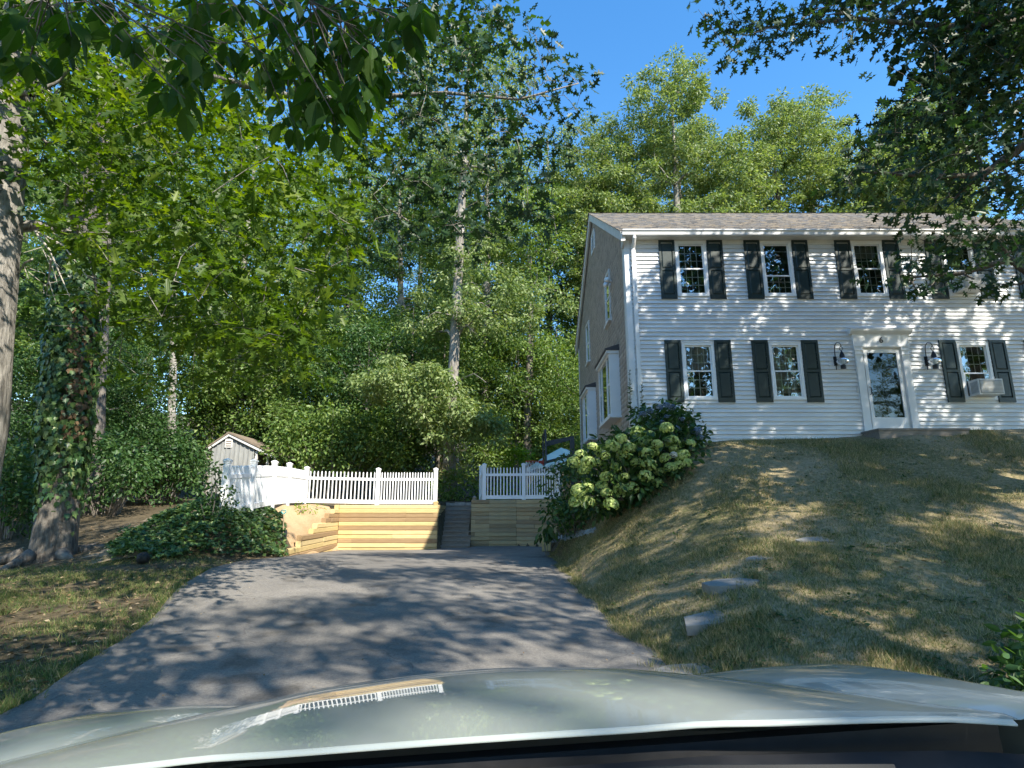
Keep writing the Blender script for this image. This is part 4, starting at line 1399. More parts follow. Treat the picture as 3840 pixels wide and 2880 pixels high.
for at_, lb in zip(att, limbD):
    m.tube([at_] + lb, [.10, .075, .05, .032, .012], 7)
    nodes += [tuple(p) for p in lb]; rads += [.07, .05, .035, .02]
branches(m, nodes, rads, np.r_[clD, clDo], .035, .004, 5, minz=4.3)
rel(m.build('limbs', BARKD, smooth=True), t3)
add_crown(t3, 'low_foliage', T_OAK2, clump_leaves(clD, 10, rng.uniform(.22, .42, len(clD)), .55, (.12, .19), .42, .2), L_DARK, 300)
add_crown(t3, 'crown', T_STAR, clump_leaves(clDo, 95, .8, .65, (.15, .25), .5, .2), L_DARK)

# ---- ivy covered tree on the left
bx, by = -9.3, 12.4
z0 = g1(bx, by)
t4 = empty('ivy_clad_tree', (bx, by, z0), 'thick flared trunk wrapped in ivy beside the dirt path', 'tree')
tp = [(bx, by, z0 - .2), (bx - .03, by, z0 + 1), (bx - .18, by, 3.2), (bx - .34, by, 5.5), (bx - .43, by, 7.6), (bx - .55, by, 12)]
tr_ = [.37, .35, .33, .31, .28, .18]
rel(trunk_mesh(tp, tr_, 20, .04, .26).build('trunk', BARKD, smooth=True), t4)
for k in range(6):          # surface roots
    a = k * 1.05 + .4
    p0 = Vector((bx + .5 * math.cos(a), by + .5 * math.sin(a), z0 + .12)); p1 = Vector((bx + 1.15 * math.cos(a), by + 1.15 * math.sin(a), g1(bx + 1.15 * math.cos(a), by + 1.15 * math.sin(a)) - .03))
    rel(MB().tube([p0, p0.lerp(p1, .5) - Vector((0, 0, .02)), p1], [.13, .08, .03], 8).build('root', BARKD, smooth=True), t4)
clI = ellipsoid((bx - .4, by, 12), (3.2, 3.0, 3.2), 70)
m = MB(); branches(m, tp[3:], [.25, .2, .15], clI, .07, .008, 5, minz=6); rel(m.build('limbs', BARK, smooth=True), t4)
add_crown(t4, 'crown', T_DIA, clump_leaves(clI, 60, .9, .6, (.14, .22), .7, .2), L_OAK)


def along(tp, tr_, zq):
    for (a, b, ra, rb) in zip(tp[:-1], tp[1:], tr_[:-1], tr_[1:]):
        if a[2] <= zq <= b[2]:
            t = (zq - a[2]) / (b[2] - a[2]); return Vector(a).lerp(Vector(b), t), ra * (1 - t) + rb * t
    return Vector(tp[-1]), tr_[-1]


C_, D_, N_, S_ = [], [], [], []; Cd = [[], [], [], []]
for k in range(9000):
    zq = z0 + .5 + 6.3 * random.random() ** .8
    dens = min(1, max(.03, (zq - z0 - .7) / 1.9))
    if random.random() > dens: continue
    c, r_ = along(tp, tr_, zq); a = random.uniform(0, 2 * math.pi)
    o = Vector((math.cos(a), math.sin(a), 0))
    pos = c + o * (r_ * 1.02 + random.uniform(.02, .22) * dens)
    L = ([C_, D_, N_, S_] if not (a > 5.2 and random.random() < .35 and 3 < zq < 6) else Cd)
    L[0].append(pos); L[1].append((random.uniform(-.5, .5), random.uniform(-.5, .5), -1)); L[2].append((o.x + random.uniform(-.4, .4), o.y + random.uniform(-.4, .4), random.uniform(.2, .9))); L[3].append(random.uniform(.09, .17))
iv = empty('climbing_ivy', (bx, by, z0 + .5), 'green ivy climbing the thick trunk beside the path', 'ivy')
add_crown(iv, 'ivy_leaves', T_IVY, tuple(np.array(x, float) for x in (C_, D_, N_, S_)), L_IVY, 120)
add_crown(iv, 'dead_leaves', T_IVY, tuple(np.array(x, float) for x in Cd), L_IVYD)

# ------------------------------------------------------------------ woodland trees behind
def forest_tree(name, label, group, loc, Hh, r0, crown, n_cl, per, leafsize, leafmat, bark, lean=(0, 0), clear=.35, rad=(.7, 1.2), T=T_DIA, up=.45):
    """crown: list of (centre offset, radii) ellipsoids"""
    t = empty(name, loc, label, 'tree', group)
    b = Vector((0, 0, 0))
    tp = [Vector((0, 0, -.3)), Vector((lean[0] * .2, lean[1] * .2, Hh * .25)), Vector((lean[0] * .55 + random.uniform(-.2, .2), lean[1] * .5, Hh * .5)), Vector((lean[0] * .8, lean[1] * .8, Hh * .72)), Vector((lean[0], lean[1], Hh * .95))]
    tr = [r0, r0 * .86, r0 * .66, r0 * .42, r0 * .08]
    trunk_mesh(tp, tr, 10, .05, .35).build('trunk', bark, t, smooth=True)
    cl = np.concatenate([ellipsoid(c, r, max(6, int(n_cl * w_)), .25) for c, r, w_ in crown])
    m = MB(); branches(m, tp[1:], tr[1:], cl, r0 * .38, .012, 4, .15, minz=Hh * clear)
    m.build('limbs', bark, t, smooth=True)
    me = leaf_mesh('crown', T, *clump_leaves(cl, per, rng.uniform(*rad, len(cl)), .55, leafsize, up, .3), leafmat)
    o = link('crown', me, t); o['kind'] = 'stuff'
    return t


def place(proto, x, y, s=1, rz=0, sx=1, label=None, group=None, z=None):
    o = copy_tree(proto)
    o.location = (x, y, g1(x, y) - .05 if z is None else z)
    o.scale = (s * sx, s * sx, s); o.rotation_euler = (0, 0, rz)
    if label: o['label'] = label
    if group: o['group'] = group
    return o


GB = 'tall trees behind the house'
GW = 'woodland trees beyond the fence'
def gl(x, y):
    return (x, y, g1(x, y) - .05)

oakA = forest_tree('tall_oak', 'tallest pale green oak rising behind the left end of the roof', GB, gl(9.2, 31.5), 25.5, .38,
                   [((.4, 0, 22.5), (3.4, 3.2, 4.2), .3), ((-2.6, 0, 17.5), (2.8, 2.8, 3.8), .22), ((3.2, 0, 18), (2.8, 2.8, 3.8), .22), ((0, -.5, 13.5), (4.8, 3.4, 3.4), .26)], 420, 120, (.15, .25), L_PALE, BARKP, (.6, 0), .28, (.35, .8))
oakB = forest_tree('tall_oak', 'broad yellow green oak crown rising behind the middle of the roof', GB, gl(17.0, 33.5), 24.0, .36,
                   [((-.4, 0, 21.5), (3.4, 3.2, 3.6), .28), ((-3.4, 0, 17.5), (3.0, 3, 3.6), .22), ((3.0, -.5, 17.5), (3.2, 3, 3.6), .24), ((.4, -.5, 13.5), (5.2, 3.4, 3.2), .26)], 420, 120, (.15, .25), L_PALE, BARKD, (-.4, 0), .3, (.35, .8))
oakC = forest_tree('woodland_tree', 'leafy woodland tree in the band beyond the white fence', GW, gl(2.2, 36.5), 26, .3,
                   [((0, 0, 19), (3.6, 3.6, 6), .4), ((-1.5, -1, 12), (3.6, 3.4, 4.5), .32), ((1.8, -1, 8.0), (3.4, 3.2, 3.2), .28)], 300, 95, (.15, .25), L_FOR, BARK, (.3, 0), .15, (.4, .95))
oakD = forest_tree('woodland_tree', 'leafy woodland tree in the band beyond the white fence', GW, gl(-6.5, 33), 24, .28,
                   [((0, 0, 17), (4.0, 3.6, 6), .42), ((-2, -1, 10), (3.4, 3.2, 4), .3), ((2, 0, 9), (3.4, 3.2, 4.5), .28)], 300, 95, (.15, .25), L_FOR, BARKP, (-.5, 0), .15, (.4, .95))
lowE = forest_tree('understory_tree', 'low leafy understory tree at the back of the yard', 'understory trees in the woods', gl(-3.6, 28.2), 9, .12,
                   [((0, 0, 5.6), (2.8, 2.6, 3.0), .6), ((.8, -.5, 2.8), (2.4, 2.2, 2.0), .4)], 80, 170, (.12, .22), L_FOR, BARKD, (.3, 0), .1)
lowF = forest_tree('understory_tree', 'low leafy understory tree at the back of the yard', 'understory trees in the woods', gl(-17.5, 27.5), 8, .11,
                   [((0, 0, 5.0), (2.8, 2.6, 2.8), .55), ((-.9, -.4, 2.4), (2.6, 2.4, 2.0), .45)], 80, 170, (.10, .19), L_SHRUB, BARKD, (.2, 0), .1)

# centre trunk: tall pale pine-like oak with drooping pale foliage
pc0 = gl(-2.65, 25.2)
t5 = empty('tall_oak', pc0, 'tall straight pale trunk with dead stubs rising behind the fence end', 'tree')
tp = [Vector((0, 0, -.3)), Vector((-.02, 0, 3)), Vector((.12, 0, 7)), Vector((.22, 0, 11.5)), Vector((.35, 0, 16)), Vector((.5, 0, 22))]
tr = [.30, .26, .235, .20, .15, .05]
trunk_mesh(tp, tr, 14, .05, .4).build('trunk', BARKP, t5, smooth=True)
W5 = Vector(pc0)
clp = []
for poly, n, a, b in (([(770, 830), (850, 770), (960, 800), (1000, 850), (1100, 890), (1080, 950), (980, 975), (900, 900), (800, 880)], 84, 22.6, 24.8), ([(980, 640), (1100, 580), (1240, 620), (1240, 690), (1120, 720), (1010, 730), (960, 700)], 40, 23.5, 26.5), ([(860, 640), (960, 620), (960, 760), (860, 760)], 10, 25.5, 27), ([(900, 560), (1010, 460), (1090, 560), (1000, 640)], 16, 24, 27)):
    clp.append(region(poly, n, a, b))
clp = np.concatenate(clp) - np.array(W5)
clp2 = ellipsoid((.4, .5, 19), (3.6, 3.2, 4.5), 60)
m = MB(); branches(m, tp[1:], tr[1:], np.r_[clp, clp2], .09, .008, 5, .2, minz=3)
for k in range(16):       # dead stubs and bare drooping twigs
    zq = random.uniform(2, 13); a = random.uniform(2.8, 6.6); c = Vector((.2, 0, zq)); L = random.uniform(.8, 2.0)
    p1 = c + Vector((math.cos(a) * L * .6, math.sin(a) * L * .6, .15)); p2 = c + Vector((math.cos(a) * L, math.sin(a) * L, -.35))
    m.tube([c, p1, p2], [.035, .02, .006], 5)
    for i in range(4):
        q0 = p1.lerp(p2, random.random()); m.tube([q0, q0 + Vector((random.uniform(-.4, .4), random.uniform(-.3, .3), random.uniform(-.5, .05)))], [.008, .003], 4)
m.build('limbs', BARKP, t5, smooth=True)
arr = clump_leaves(clp, 110, rng.uniform(.45, .8, len(clp)), .5, (.14, .24), .5, .6)
o = link('drooping_foliage', leaf_mesh('drooping_foliage', T_DIA, *arr, L_PALE), t5); o['kind'] = 'stuff'
o = link('crown', leaf_mesh('crown', T_DIA, *clump_leaves(clp2, 150, .9, .6, (.16, .26), .5, .3), L_PALE), t5); o['kind'] = 'stuff'

for x, y, s, rz, p, lb in ((5.2, 33.5, .92, 1.0, oakA, 'pale oak whose crown shows left of the house gable against the sky'), (20, 35, 1.0, 2.1, oakA, 'pale oak behind the right part of the roof, half covered by dark oak leaves'),
                           (12.5, 38, 1.0, 3.1, oakA, None), (25, 33, .95, 1.2, oakB, None), (30, 38, 1, 4.0, oakA, None)):
    place(p, x, y, s, rz, label=lb or 'pale green treetop standing farther back above the roof', group=GB)
for x, y, s, rz, p, lb in ((-1.5, 31.5, .95, 1.3, oakC, 'woodland tree rising just right of the tall pale trunk'), (-4.5, 37, 1.0, 2.9, oakC, None), (-10.5, 36, 1.05, .5, oakD, 'woodland tree far behind the left corner of the long fence'), (-15, 31, .95, 2.4, oakC, 'woodland tree towering over the grey shed'),
                           (-19, 36, 1.05, 1.1, oakD, None), (-14, 42, 1.1, 4.2, oakC, None), (-24, 33, 1.0, 3.3, oakC, None), (-30, 38, 1.1, .2, oakD, None), (-2, 44, 1.05, 5.0, oakD, None),
                           (4.8, 42, 1.0, 2.0, oakD, None), (-22, 27, .85, 1.9, oakD, None), (-18, 22.5, .7, .7, oakD, 'woodland tree directly behind the ivy clad trunk'), (-8, 50, 1.15, 3.3, oakC, None), (8, 50, 1.1, .9, oakC, None), (-22, 50, 1.2, 2.2, oakD, None), (-40, 45, 1.2, 0, oakD, None)):
    place(p, x, y, s, rz, label=lb)
for x, y, s, rz, p, lb in ((.2, 29.8, 1.0, 1, lowE, 'low leafy tree between the tall pale trunk and the basketball hoop'), (2.6, 31, 1.1, 2, lowE, 'low leafy tree just left of the house gable behind the hoop'), (-6.8, 27.8, 1.1, 3, lowF, 'low dark leaved tree above the middle of the long fence'), (-8.4, 31.5, 1.2, .4, lowE, None), (-19.5, 26, 1.2, 2.4, lowF, None),
                           (-18.5, 24, 1.1, 1.6, lowF, None), (-14.6, 20.8, .85, 4.0, lowF, 'low dark tree right of the ivy clad trunk at the end of the path'), (-21, 19.5, 1.2, .3, lowF, None), (-17, 17.2, .8, 5.2, lowF, None), (5.5, 31.5, 1.1, 1.8, lowE, None), (-1, 34, 1.25, .1, lowE, None),
                           (-13.2, 33.5, 1.2, 2.2, lowF, None), (-15.4, 22.2, .6, 2.2, lowF, None), (-14.2, 15.5, .62, 1.2, lowF, 'small dark tree between the left edge trunk and the ivy clad trunk'), (-12.2, 32.5, 1.3, 1.4, lowE, None), (-15.5, 31.5, 1.3, 3.4, lowE, 'low leafy tree just behind and left of the grey shed'), (-10.4, 31.8, 1.2, 5.4, lowF, None), (-5.2, 30.5, 1.2, 4.4, lowE, None), (3.6, 27.8, .8, 4.4, lowE, None), (-9.6, 29.6, .9, 2.0, lowE, None), (-14.6, 30.6, 1.2, .9, lowE, None)):
    place(p, x, y, s, rz, label=lb)
oakC['label'] = 'woodland tree behind the gap between tall pale trunk and house'
oakD['label'] = 'woodland tree close behind the long fence, left of the tall pale trunk'
lowE['label'] = 'low leafy tree at the foot of the tall pale trunk'
lowF['label'] = 'low dark tree in the shade left of the grey shed'
# bare-stemmed pale trunks that show between the leaves on the left
for k, (dx, dy, Y, r_, lb) in enumerate(((468, 905, 30.3, .20, 'pale straight trunk rising behind the grey shed'), (385, 950, 25.5, .19, 'grey trunk standing left of the shed'), (232, 905, 19.0, .26, 'dark trunk in the shade right of the ivy clad tree'), (332, 950, 27.5, .2, 'thin dark trunk between two grey trunks near the path'), (1135, 880, 29.5, .24, 'dark trunk in the deep shade left of the house'))):
    b = P(dx, dy, Y); zg = g1(b.x, b.y)
    tt = empty('woodland_tree', (b.x, b.y, zg), lb, 'tree')
    lean = Vector((-1.6 if k < 4 else .3, .2, 13))
    tpp = [Vector((0, 0, -.3)), lean * .33, lean * .66 + Vector((.1, 0, 0)), lean]
    trunk_mesh(tpp, [r_, r_ * .85, r_ * .65, r_ * .3], 10, .05, .3).build('trunk', [BARK, BARK, BARKD, BARKD, BARKD][k], tt, smooth=True)
    cl = ellipsoid(lean + Vector((0, 0, 1)), (2.6, 2.6, 3), 36)
    m = MB(); branches(m, tpp[2:], [r_ * .5, r_ * .3], cl, .06, .01, 4); m.build('limbs', BARK, tt)
    o = link('crown', leaf_mesh('crown', T_DIA, *clump_leaves(cl, 110, .9, .6, (.15, .24), .5, .3), L_FOR), tt); o['kind'] = 'stuff'

# trees out of the frame whose shade falls on the drive, the lawn and the house front
shadeA = forest_tree('oak_tree', 'large oak standing beside the drive behind the car, its crown shading lawn and drive', None, gl(9.2, -2.2), 14, .36,
                     [((-.5, .8, 10.2), (5.0, 4.4, 3.4), 1.0)], 64, 130, (.14, .24), L_OAK, BARK, (.2, .5), .35, (.6, 1.0), T_STAR, .55)
place(shadeA, 14.6, .8, .95, 2.0, label='oak standing right of the lawn, outside the view')
place(shadeA, 18.0, 4.6, .92, 4.4, label='smaller oak farther right of the lawn, outside the view')
place(shadeA, 4.2, -7.5, 1.05, 3.6, label='oak standing behind the car, outside the view')
place(shadeA, -8.5, -3.0, 1.0, 1.0, label='oak standing left of the drive behind the car')
for x, y, s, rz in ((-8, -24, .62, 0), (-16, -20, .7, 1), (0, -28, .6, 2), (8, -32, .6, 3), (16, -36, .55, 4), (-22, -8, .8, 5), (-26, 4, .85, 2), (19, -17, .62, 1), (25, -20, .7, 2), (31, -14, .7, 4), (13, -21, .6, 5), (24, -9, .55, 0), (29, -28, .8, 1)):
    place(oakC, x, y, s, rz, label='woodland tree across the road behind the car', group='woodland trees across the road')

# ------------------------------------------------------------------ shrubs, flowers, ground ivy
def shrub(name, label, cat, cl, per, rad, size, mat, T=T_OVAL, up=.45, droop=.35, flat=.75, group=None, stem=.01, parts=0):
    cl = np.asarray(cl); c = cl.mean(0)
    bz = g1(c[0], c[1])
    t = empty(name, (c[0], c[1], bz), label, cat, group)
    m = MB()
    for p in cl[::2]:
        b = Vector((c[0] + (p[0] - c[0]) * .35, c[1] + (p[1] - c[1]) * .35, bz - .1)); p = Vector(p)
        m.tube([b, b.lerp(p, .5) + Vector((random.uniform(-.08, .08), random.uniform(-.08, .08), .1)), p], [stem * 1.5, stem, stem * .5], 4)
    rel(m.build('stems', TWIG), t)
    add_crown(t, 'foliage', T, clump_leaves(cl, per, rad, flat, size, up, droop), mat, parts)
    return t


def head_mesh(name, r, n, mat):
    d = norm(rng.normal(0, 1, (n, 3))); d[:, 2] = np.where(d[:, 2] < -.55, -d[:, 2], d[:, 2])
    C = d * r * rng.uniform(.86, 1.02, (n, 1)); C[:, 2] *= .82
    t = norm(np.cross(d, rng.normal(0, 1, (n, 3))))
    tv = np.array([(0, -.5, -.05), (.5, 0, -.05), (0, .5, -.05), (-.5, 0, -.05), (0, 0, .06)]); tf = [[0, 1, 4], [1, 2, 4], [2, 3, 4], [3, 0, 4]]
    me = leaf_mesh(name, (tv, tf), C, t, d + rng.normal(0, .25, (n, 3)), np.full(n, r * .36), mat)
    return me


HG = [head_mesh('flower_head', 1.0, 170, F_GRN) for _ in range(3)]
HB = [head_mesh('flower_head', 1.0, 150, F_BLU) for _ in range(2)]
HW = head_mesh('flower_head', 1.0, 150, F_WHT)


def heads(t, pts, meshes, r0, r1):
    for p in pts:
        o = link('flower_head', random.choice(meshes), t, Vector(p) - t.location)
        s = random.uniform(r0, r1); o.scale = (s, s, s); o.rotation_euler = (random.uniform(-.4, .4), random.uniform(-.4, .4), random.uniform(0, 6))


polyH = [(1240, 1040), (1290, 960), (1370, 925), (1440, 910), (1500, 940), (1505, 985), (1480, 1030), (1420, 1060), (1360, 1100), (1280, 1110), (1230, 1100)]
clH = np.r_[region(polyH, 95, 11.6, 12.9), region(polyH, 50, 12.6, 13.3)]
hy = shrub('hydrangea_bush', 'big hydrangea bush with round lime green flower heads at the house corner', 'bush', clH, 24, .30, (.10, .17), L_HYD, T_OVAL)
hp = [(1378, 935), (1405, 940), (1440, 925), (1452, 955), (1492, 958), (1437, 990), (1420, 960), (1395, 955), (1360, 970), (1340, 950), (1322, 965), (1308, 985), (1345, 985), (1375, 1000), (1400, 1005), (1448, 1010), (1465, 1005), (1482, 1000), (1475, 985), (1290, 1000), (1270, 1000), (1262, 1015), (1310, 1030), (1350, 1030), (1395, 1030), (1425, 1020), (1270, 1055), (1250, 1060), (1300, 1050), (1245, 1085), (1310, 1065), (1340, 1060), (1420, 1045), (1485, 1040), (1490, 1060), (1330, 1010), (1300, 975), (1280, 965), (1365, 1055), (1395, 980), (1410, 975), (1455, 970), (1255, 985), (1240, 1000), (1270, 1085), (1320, 1090)]
heads(hy, [P(a, b, 11.75 + random.uniform(-.15, .2)) for a, b in hp], HG, .10, .17)
heads(hy, [P(1455, 983, 11.6)], [HW], .075, .08)
polyBl = [(1375, 890), (1410, 878), (1450, 872), (1490, 885), (1515, 920), (1520, 955), (1480, 965), (1430, 930), (1380, 925)]
clBl = np.r_[region(polyBl, 55, 12.5, 13.15)]
hb = shrub('hydrangea_bush', 'dark hydrangea bush with small blue flower heads against the white wall', 'bush', clBl, 20, .27, (.09, .16), L_SHRUB, T_OVAL)
heads(hb, [P(a, b, 12.45 + random.uniform(-.1, .1)) for a, b in ((1425, 880), (1440, 876), (1452, 880), (1405, 888), (1430, 912), (1500, 935), (1508, 930), (1485, 950), (1492, 955), (1462, 925), (1317, 962), (1388, 895), (1475, 905), (1440, 900), (1512, 945))], HB, .055, .10)
# dark leafy shrubs between the hydrangea and the wall
polyS = [(1165, 1130), (1185, 1050), (1200, 1000), (1240, 980), (1280, 975), (1290, 1060), (1300, 1110), (1240, 1150), (1190, 1145)]
clS = np.r_[region(polyS, 70, 14.2, 16.8)]
shrub('leafy_shrub', 'dark green mixed shrub between the hydrangea and the right timber wall', 'shrub', clS, 26, .38, (.08, .16), L_SHRUB, T_OVAL)
clS2 = region([(1150, 1120), (1195, 1120), (1195, 1160), (1160, 1165)], 6, 15.5, 16)
shrub('hanging_sprig', 'sprig of broad drooping leaves in front of the right timber wall', 'plant', clS2, 7, .22, (.16, .28), L_HYD, T_HICK, .3, 1.4)
clS3 = on_ground([(1175, 1140), (1215, 1080), (1300, 1060), (1400, 1040), (1470, 1020), (1495, 1000), (1490, 1030), (1420, 1075), (1340, 1112), (1270, 1135), (1205, 1160)], 90, (.05, .30))
shrub('ground_plants', 'low shaded ground plants along the foot of the hydrangea', 'plants', clS3, 24, .24, (.07, .15), L_SHRUB)
clS4 = on_ground([(1265, 1115), (1300, 1104), (1335, 1104), (1330, 1114), (1290, 1124)], 8, (.05, .2))
shrub('small_plant', 'small bright green plant in a sun patch on the lawn edge', 'plant', clS4, 22, .14, (.06, .11), L_LIT)
clS5 = on_ground([(640, 1095), (690, 1092), (700, 1105), (660, 1115), (640, 1112)], 10, (.03, .15))
shrub('bank_weeds', 'small yellow green weeds on the sandy bank under the long fence', 'weeds', clS5, 16, .16, (.04, .08), L_YEL)
# tall weeds at the house corner
for (dx, dy0, dy1, Y, lb) in ((1388, 830, 925, 13.15, 'tall thin weed in front of the white downspout corner'), (1362, 800, 905, 13.3, 'tall thin weed climbing the shingled side of the corner')):
    b, tq = P(dx, dy1, Y), P(dx - 2, dy0, Y)
    e = empty('tall_weed', b, lb, 'weed')
    rel(MB().tube([b, tq], [.012, .003], 5).build('stem', TWIG), e)
    n = 70; ts = rng.random(n); a = rng.uniform(0, 6.28, n)
    C = np.array([b.lerp(tq, t) for t in ts]); D = np.c_[np.cos(a), np.sin(a), np.full(n, .5)]
    add_crown(e, 'leaves', T_OVAL, (C, norm(D), norm(np.c_[np.zeros(n), np.zeros(n), np.ones(n)] + rng.normal(0, .3, (n, 3))), .13 - .09 * ts), L_SHRUB)
# bush at the lower right beside the car
clR = region([(2165, 1490), (2180, 1420), (2225, 1370), (2300, 1350), (2310, 1560), (2180, 1530)], 34, 4.4, 5.2)
shrub('leafy_bush', 'dark broad leaved bush at the lower right beside the car', 'bush', clR, 18, .26, (.06, .13), L_SHRUB, T_OVAL, parts=60)
# shrubs in the upper yard
clU = region([(915, 1080), (925, 1030), (960, 1010), (1010, 1020), (1035, 1050), (1040, 1085)], 44, 23.6, 24.8)
sU = shrub('flowering_shrub', 'leafy shrub with tan dried flower heads above the stair', 'shrub', clU, 34, .34, (.09, .17), L_FOR)
clV = region([(930, 1020), (960, 1000), (985, 985), (1000, 995), (1020, 1010), (990, 1025), (950, 1035)], 24, 23.8, 24.4)
add_crown(sU, 'dried_flowers', T_OVAL, clump_leaves(clV, 40, .22, .7, (.03, .07), .4, .2), L_BRN)
clY = region([(1085, 1005), (1095, 975), (1115, 950), (1135, 965), (1145, 1000), (1130, 1015), (1100, 1020)], 24, 24.2, 25)
shrub('young_tree', 'bright yellow green young tree behind the right picket fence', 'tree', clY, 50, .30, (.07, .13), L_YEL, stem=.02)
clZ = region([(1050, 1080), (1060, 1040), (1150, 1035), (1175, 1080)], 26, 23.5, 24.8)
shrub('low_shrub', 'sunlit low shrub behind the pickets of the right fence', 'shrub', clZ, 34, .32, (.07, .13), L_YEL)
clW = region([(425, 1115), (435, 1020), (465, 990), (490, 1010), (505, 1060), (495, 1115)], 34, 12.2, 13.4)
shrub('thin_shrub', 'thin leafy sapling in front of the end post of the long fence', 'shrub', clW, 18, .2, (.06, .11), L_SHRUB)
clX = region([(270, 1060), (300, 960), (380, 930), (425, 960), (425, 1060), (380, 1080)], 80, 21, 24)
shrub('leafy_thicket', 'shaded leafy thicket left of the grey shed', 'shrub', clX, 60, .6, (.10, .19), L_SHRUB)
clQ = region([(0, 1130), (0, 950), (60, 960), (75, 1050), (60, 1150)], 40, 13.5, 16)
shrub('leafy_thicket', 'dark thicket left of the ivy clad trunk', 'shrub', clQ, 60, .55, (.09, .17), L_SHRUB)
clQ2 = region([(160, 1090), (170, 950), (290, 940), (320, 1000), (280, 1080)], 60, 17, 20)
shrub('leafy_thicket', 'dark thicket right of the ivy clad trunk beyond the path', 'shrub', clQ2, 60, .6, (.09, .17), L_SHRUB)
clQ3 = region([(600, 1010), (560, 930), (650, 880), (760, 880), (860, 930), (870, 1010), (700, 1010)], 110, 25, 27.5)
shrub('leafy_thicket', 'large vine covered thicket behind the long fence and the shed', 'shrub', clQ3, 70, .7, (.12, .22), L_FOR)

# ivy ground cover over the bank on the left
n = 15000
px = rng.uniform(-8.6, -5.1, n); py = rng.uniform(10.6, 17.2, n)
ivp = [(-5.2, 14.1), (-5.15, 13.0), (-5.4, 11.8), (-5.9, 10.9), (-6.9, 10.7), (-7.7, 11.6), (-8.2, 13), (-8.3, 15), (-7.2, 16.5), (-6.3, 16.4), (-5.65, 15.2)]
ok = in_poly(np.c_[px, py], ivp)
px, py = px[ok], py[ok]
hump = .10 + .22 * (.5 + .5 * np.sin(px * 2.1 + 1) * np.sin(py * 1.7)) + .10 * np.sin(px * 5.3) * np.sin(py * 4.7)
pz = G(px, py) + np.maximum(hump, .03) * rng.random(len(px)) ** .35
n = len(px)
me = leaf_mesh('ivy_ground_cover', T_IVY, np.c_[px, py, pz], norm(rng.normal(0, 1, (n, 3)) * [1, 1, .25] + [0, 0, -.15]), norm(rng.normal(0, .45, (n, 3)) + [.0, -.3, 1]), rng.uniform(.06, .12, n), L_IVY)
tag(link('ivy_ground_cover', me), 'thick green ivy covering the bank below the long white fence', 'ivy', kind='stuff')

# grass and fallen leaves
def grass(name, label, xs, ys, hs, mat, wid=.006, off=0):
    n = len(xs)
    z = G(xs, ys) + off
    D = rng.normal(0, .55, (n, 3)); D[:, 2] = 1
    S = np.stack([np.full(n, 1) * rng.uniform(.7, 1.4, n) * wid, hs, hs], -1)
    me = leaf_mesh(name, T_BLADE, np.c_[xs, ys, z - .004], norm(D), rng.normal(0, 1, (n, 3)), S, mat)
    return tag(link(name, me), label, 'grass', kind='stuff')


def tufts(name, label, xs, ys, mat, h=(.07, .15), k=26):
    X = np.repeat(xs, k) + rng.normal(0, .035, len(xs) * k); Y = np.repeat(ys, k) + rng.normal(0, .035, len(xs) * k)
    return grass(name, label, X, Y, rng.uniform(*h, len(X)), mat, .007)


def patch_noise(x, y, s, seed):
    r_ = np.random.default_rng(seed); o = np.zeros_like(x)
    for k in range(9):
        a = r_.uniform(0, 6.28); f = s * r_.uniform(.5, 2.2); o += np.sin((x * np.cos(a) + y * np.sin(a)) * f + r_.uniform(0, 6.28))
    return o / 3


n = 420000
yy = 4.2 + 9.1 * rng.random(n) ** 1.5
xx = 1.0 + rng.random(n) * (1.2 + yy * .92)
d = patch_noise(xx, yy, 2.6, 3)
ok = (xx > XR(yy) - .06) & (rng.random(n) < np.clip(.62 + .55 * d, .06, 1)) & ~((yy > 12.9) & (xx < 4.4)) & (xx < 14)
ok &= ~((xx > 7.95) & (xx < 9.95) & (yy > 12.66))
xx, yy, d = xx[ok], yy[ok], d[ok]
ye = rng.uniform(12.2, 17.5, 60000); xe = XR(ye) - .03 + 1.9 * rng.random(60000) ** 1.3
xx = np.r_[xx, xe]; yy = np.r_[yy, ye]; d = np.r_[d, np.full(60000, .2)]
hh = rng.uniform(.025, .065, len(xx)) * (1 + .7 * (d > .4)) * np.where(xx - XR(yy) < .25, 1.35, 1)
grass('lawn_grass', 'thin patchy half dry lawn grass sloping up to the house', xx, yy, hh, GRASSM)
n = 150000
yy = 3.8 + 7.6 * rng.random(n) ** 1.3
xx = XL(yy) - rng.random(n) * (1.0 + yy * .62)
d = patch_noise(xx, yy, 2.2, 5)
ok = rng.random(n) < np.clip(.45 + .7 * d, .03, 1)
xx, yy = xx[ok], yy[ok]
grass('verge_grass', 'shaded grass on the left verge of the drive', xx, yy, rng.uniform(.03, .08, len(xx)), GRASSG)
n = 6000
yy = rng.uniform(20.8, 24, n); xx = rng.uniform(-8.5, -5.5, n) - 3 * (yy - 20.8) / 3 * 0
yy = np.r_[4.2 + 9 * rng.random(150), 4.5 + 7 * rng.random(170)]; xx = np.r_[XR(yy[:150]) + rng.uniform(-.03, .16, 150), XR(yy[150:]) + rng.random(170) * yy[150:] * .85]
for fx, fy in ((1.57, 5.65), (2.24, 6.48), (2.5, 7.08)):
    a_ = rng.uniform(0, 6.28, 16); xx = np.r_[xx, fx + .40 * np.cos(a_)]; yy = np.r_[yy, fy + .26 * np.sin(a_)]
tufts('grass_tufts', 'longer straw coloured grass tufts along the drive edge and round the flagstones', xx, yy, GRASSM)
yy = 4 + 6 * rng.random(140); xx = np.r_[XL(yy[:70]) - rng.uniform(0, .15, 70), XL(yy[70:]) - rng.random(70) * 3]
tufts('grass_tufts', 'longer green grass tufts on the left verge', xx, yy, GRASSG)
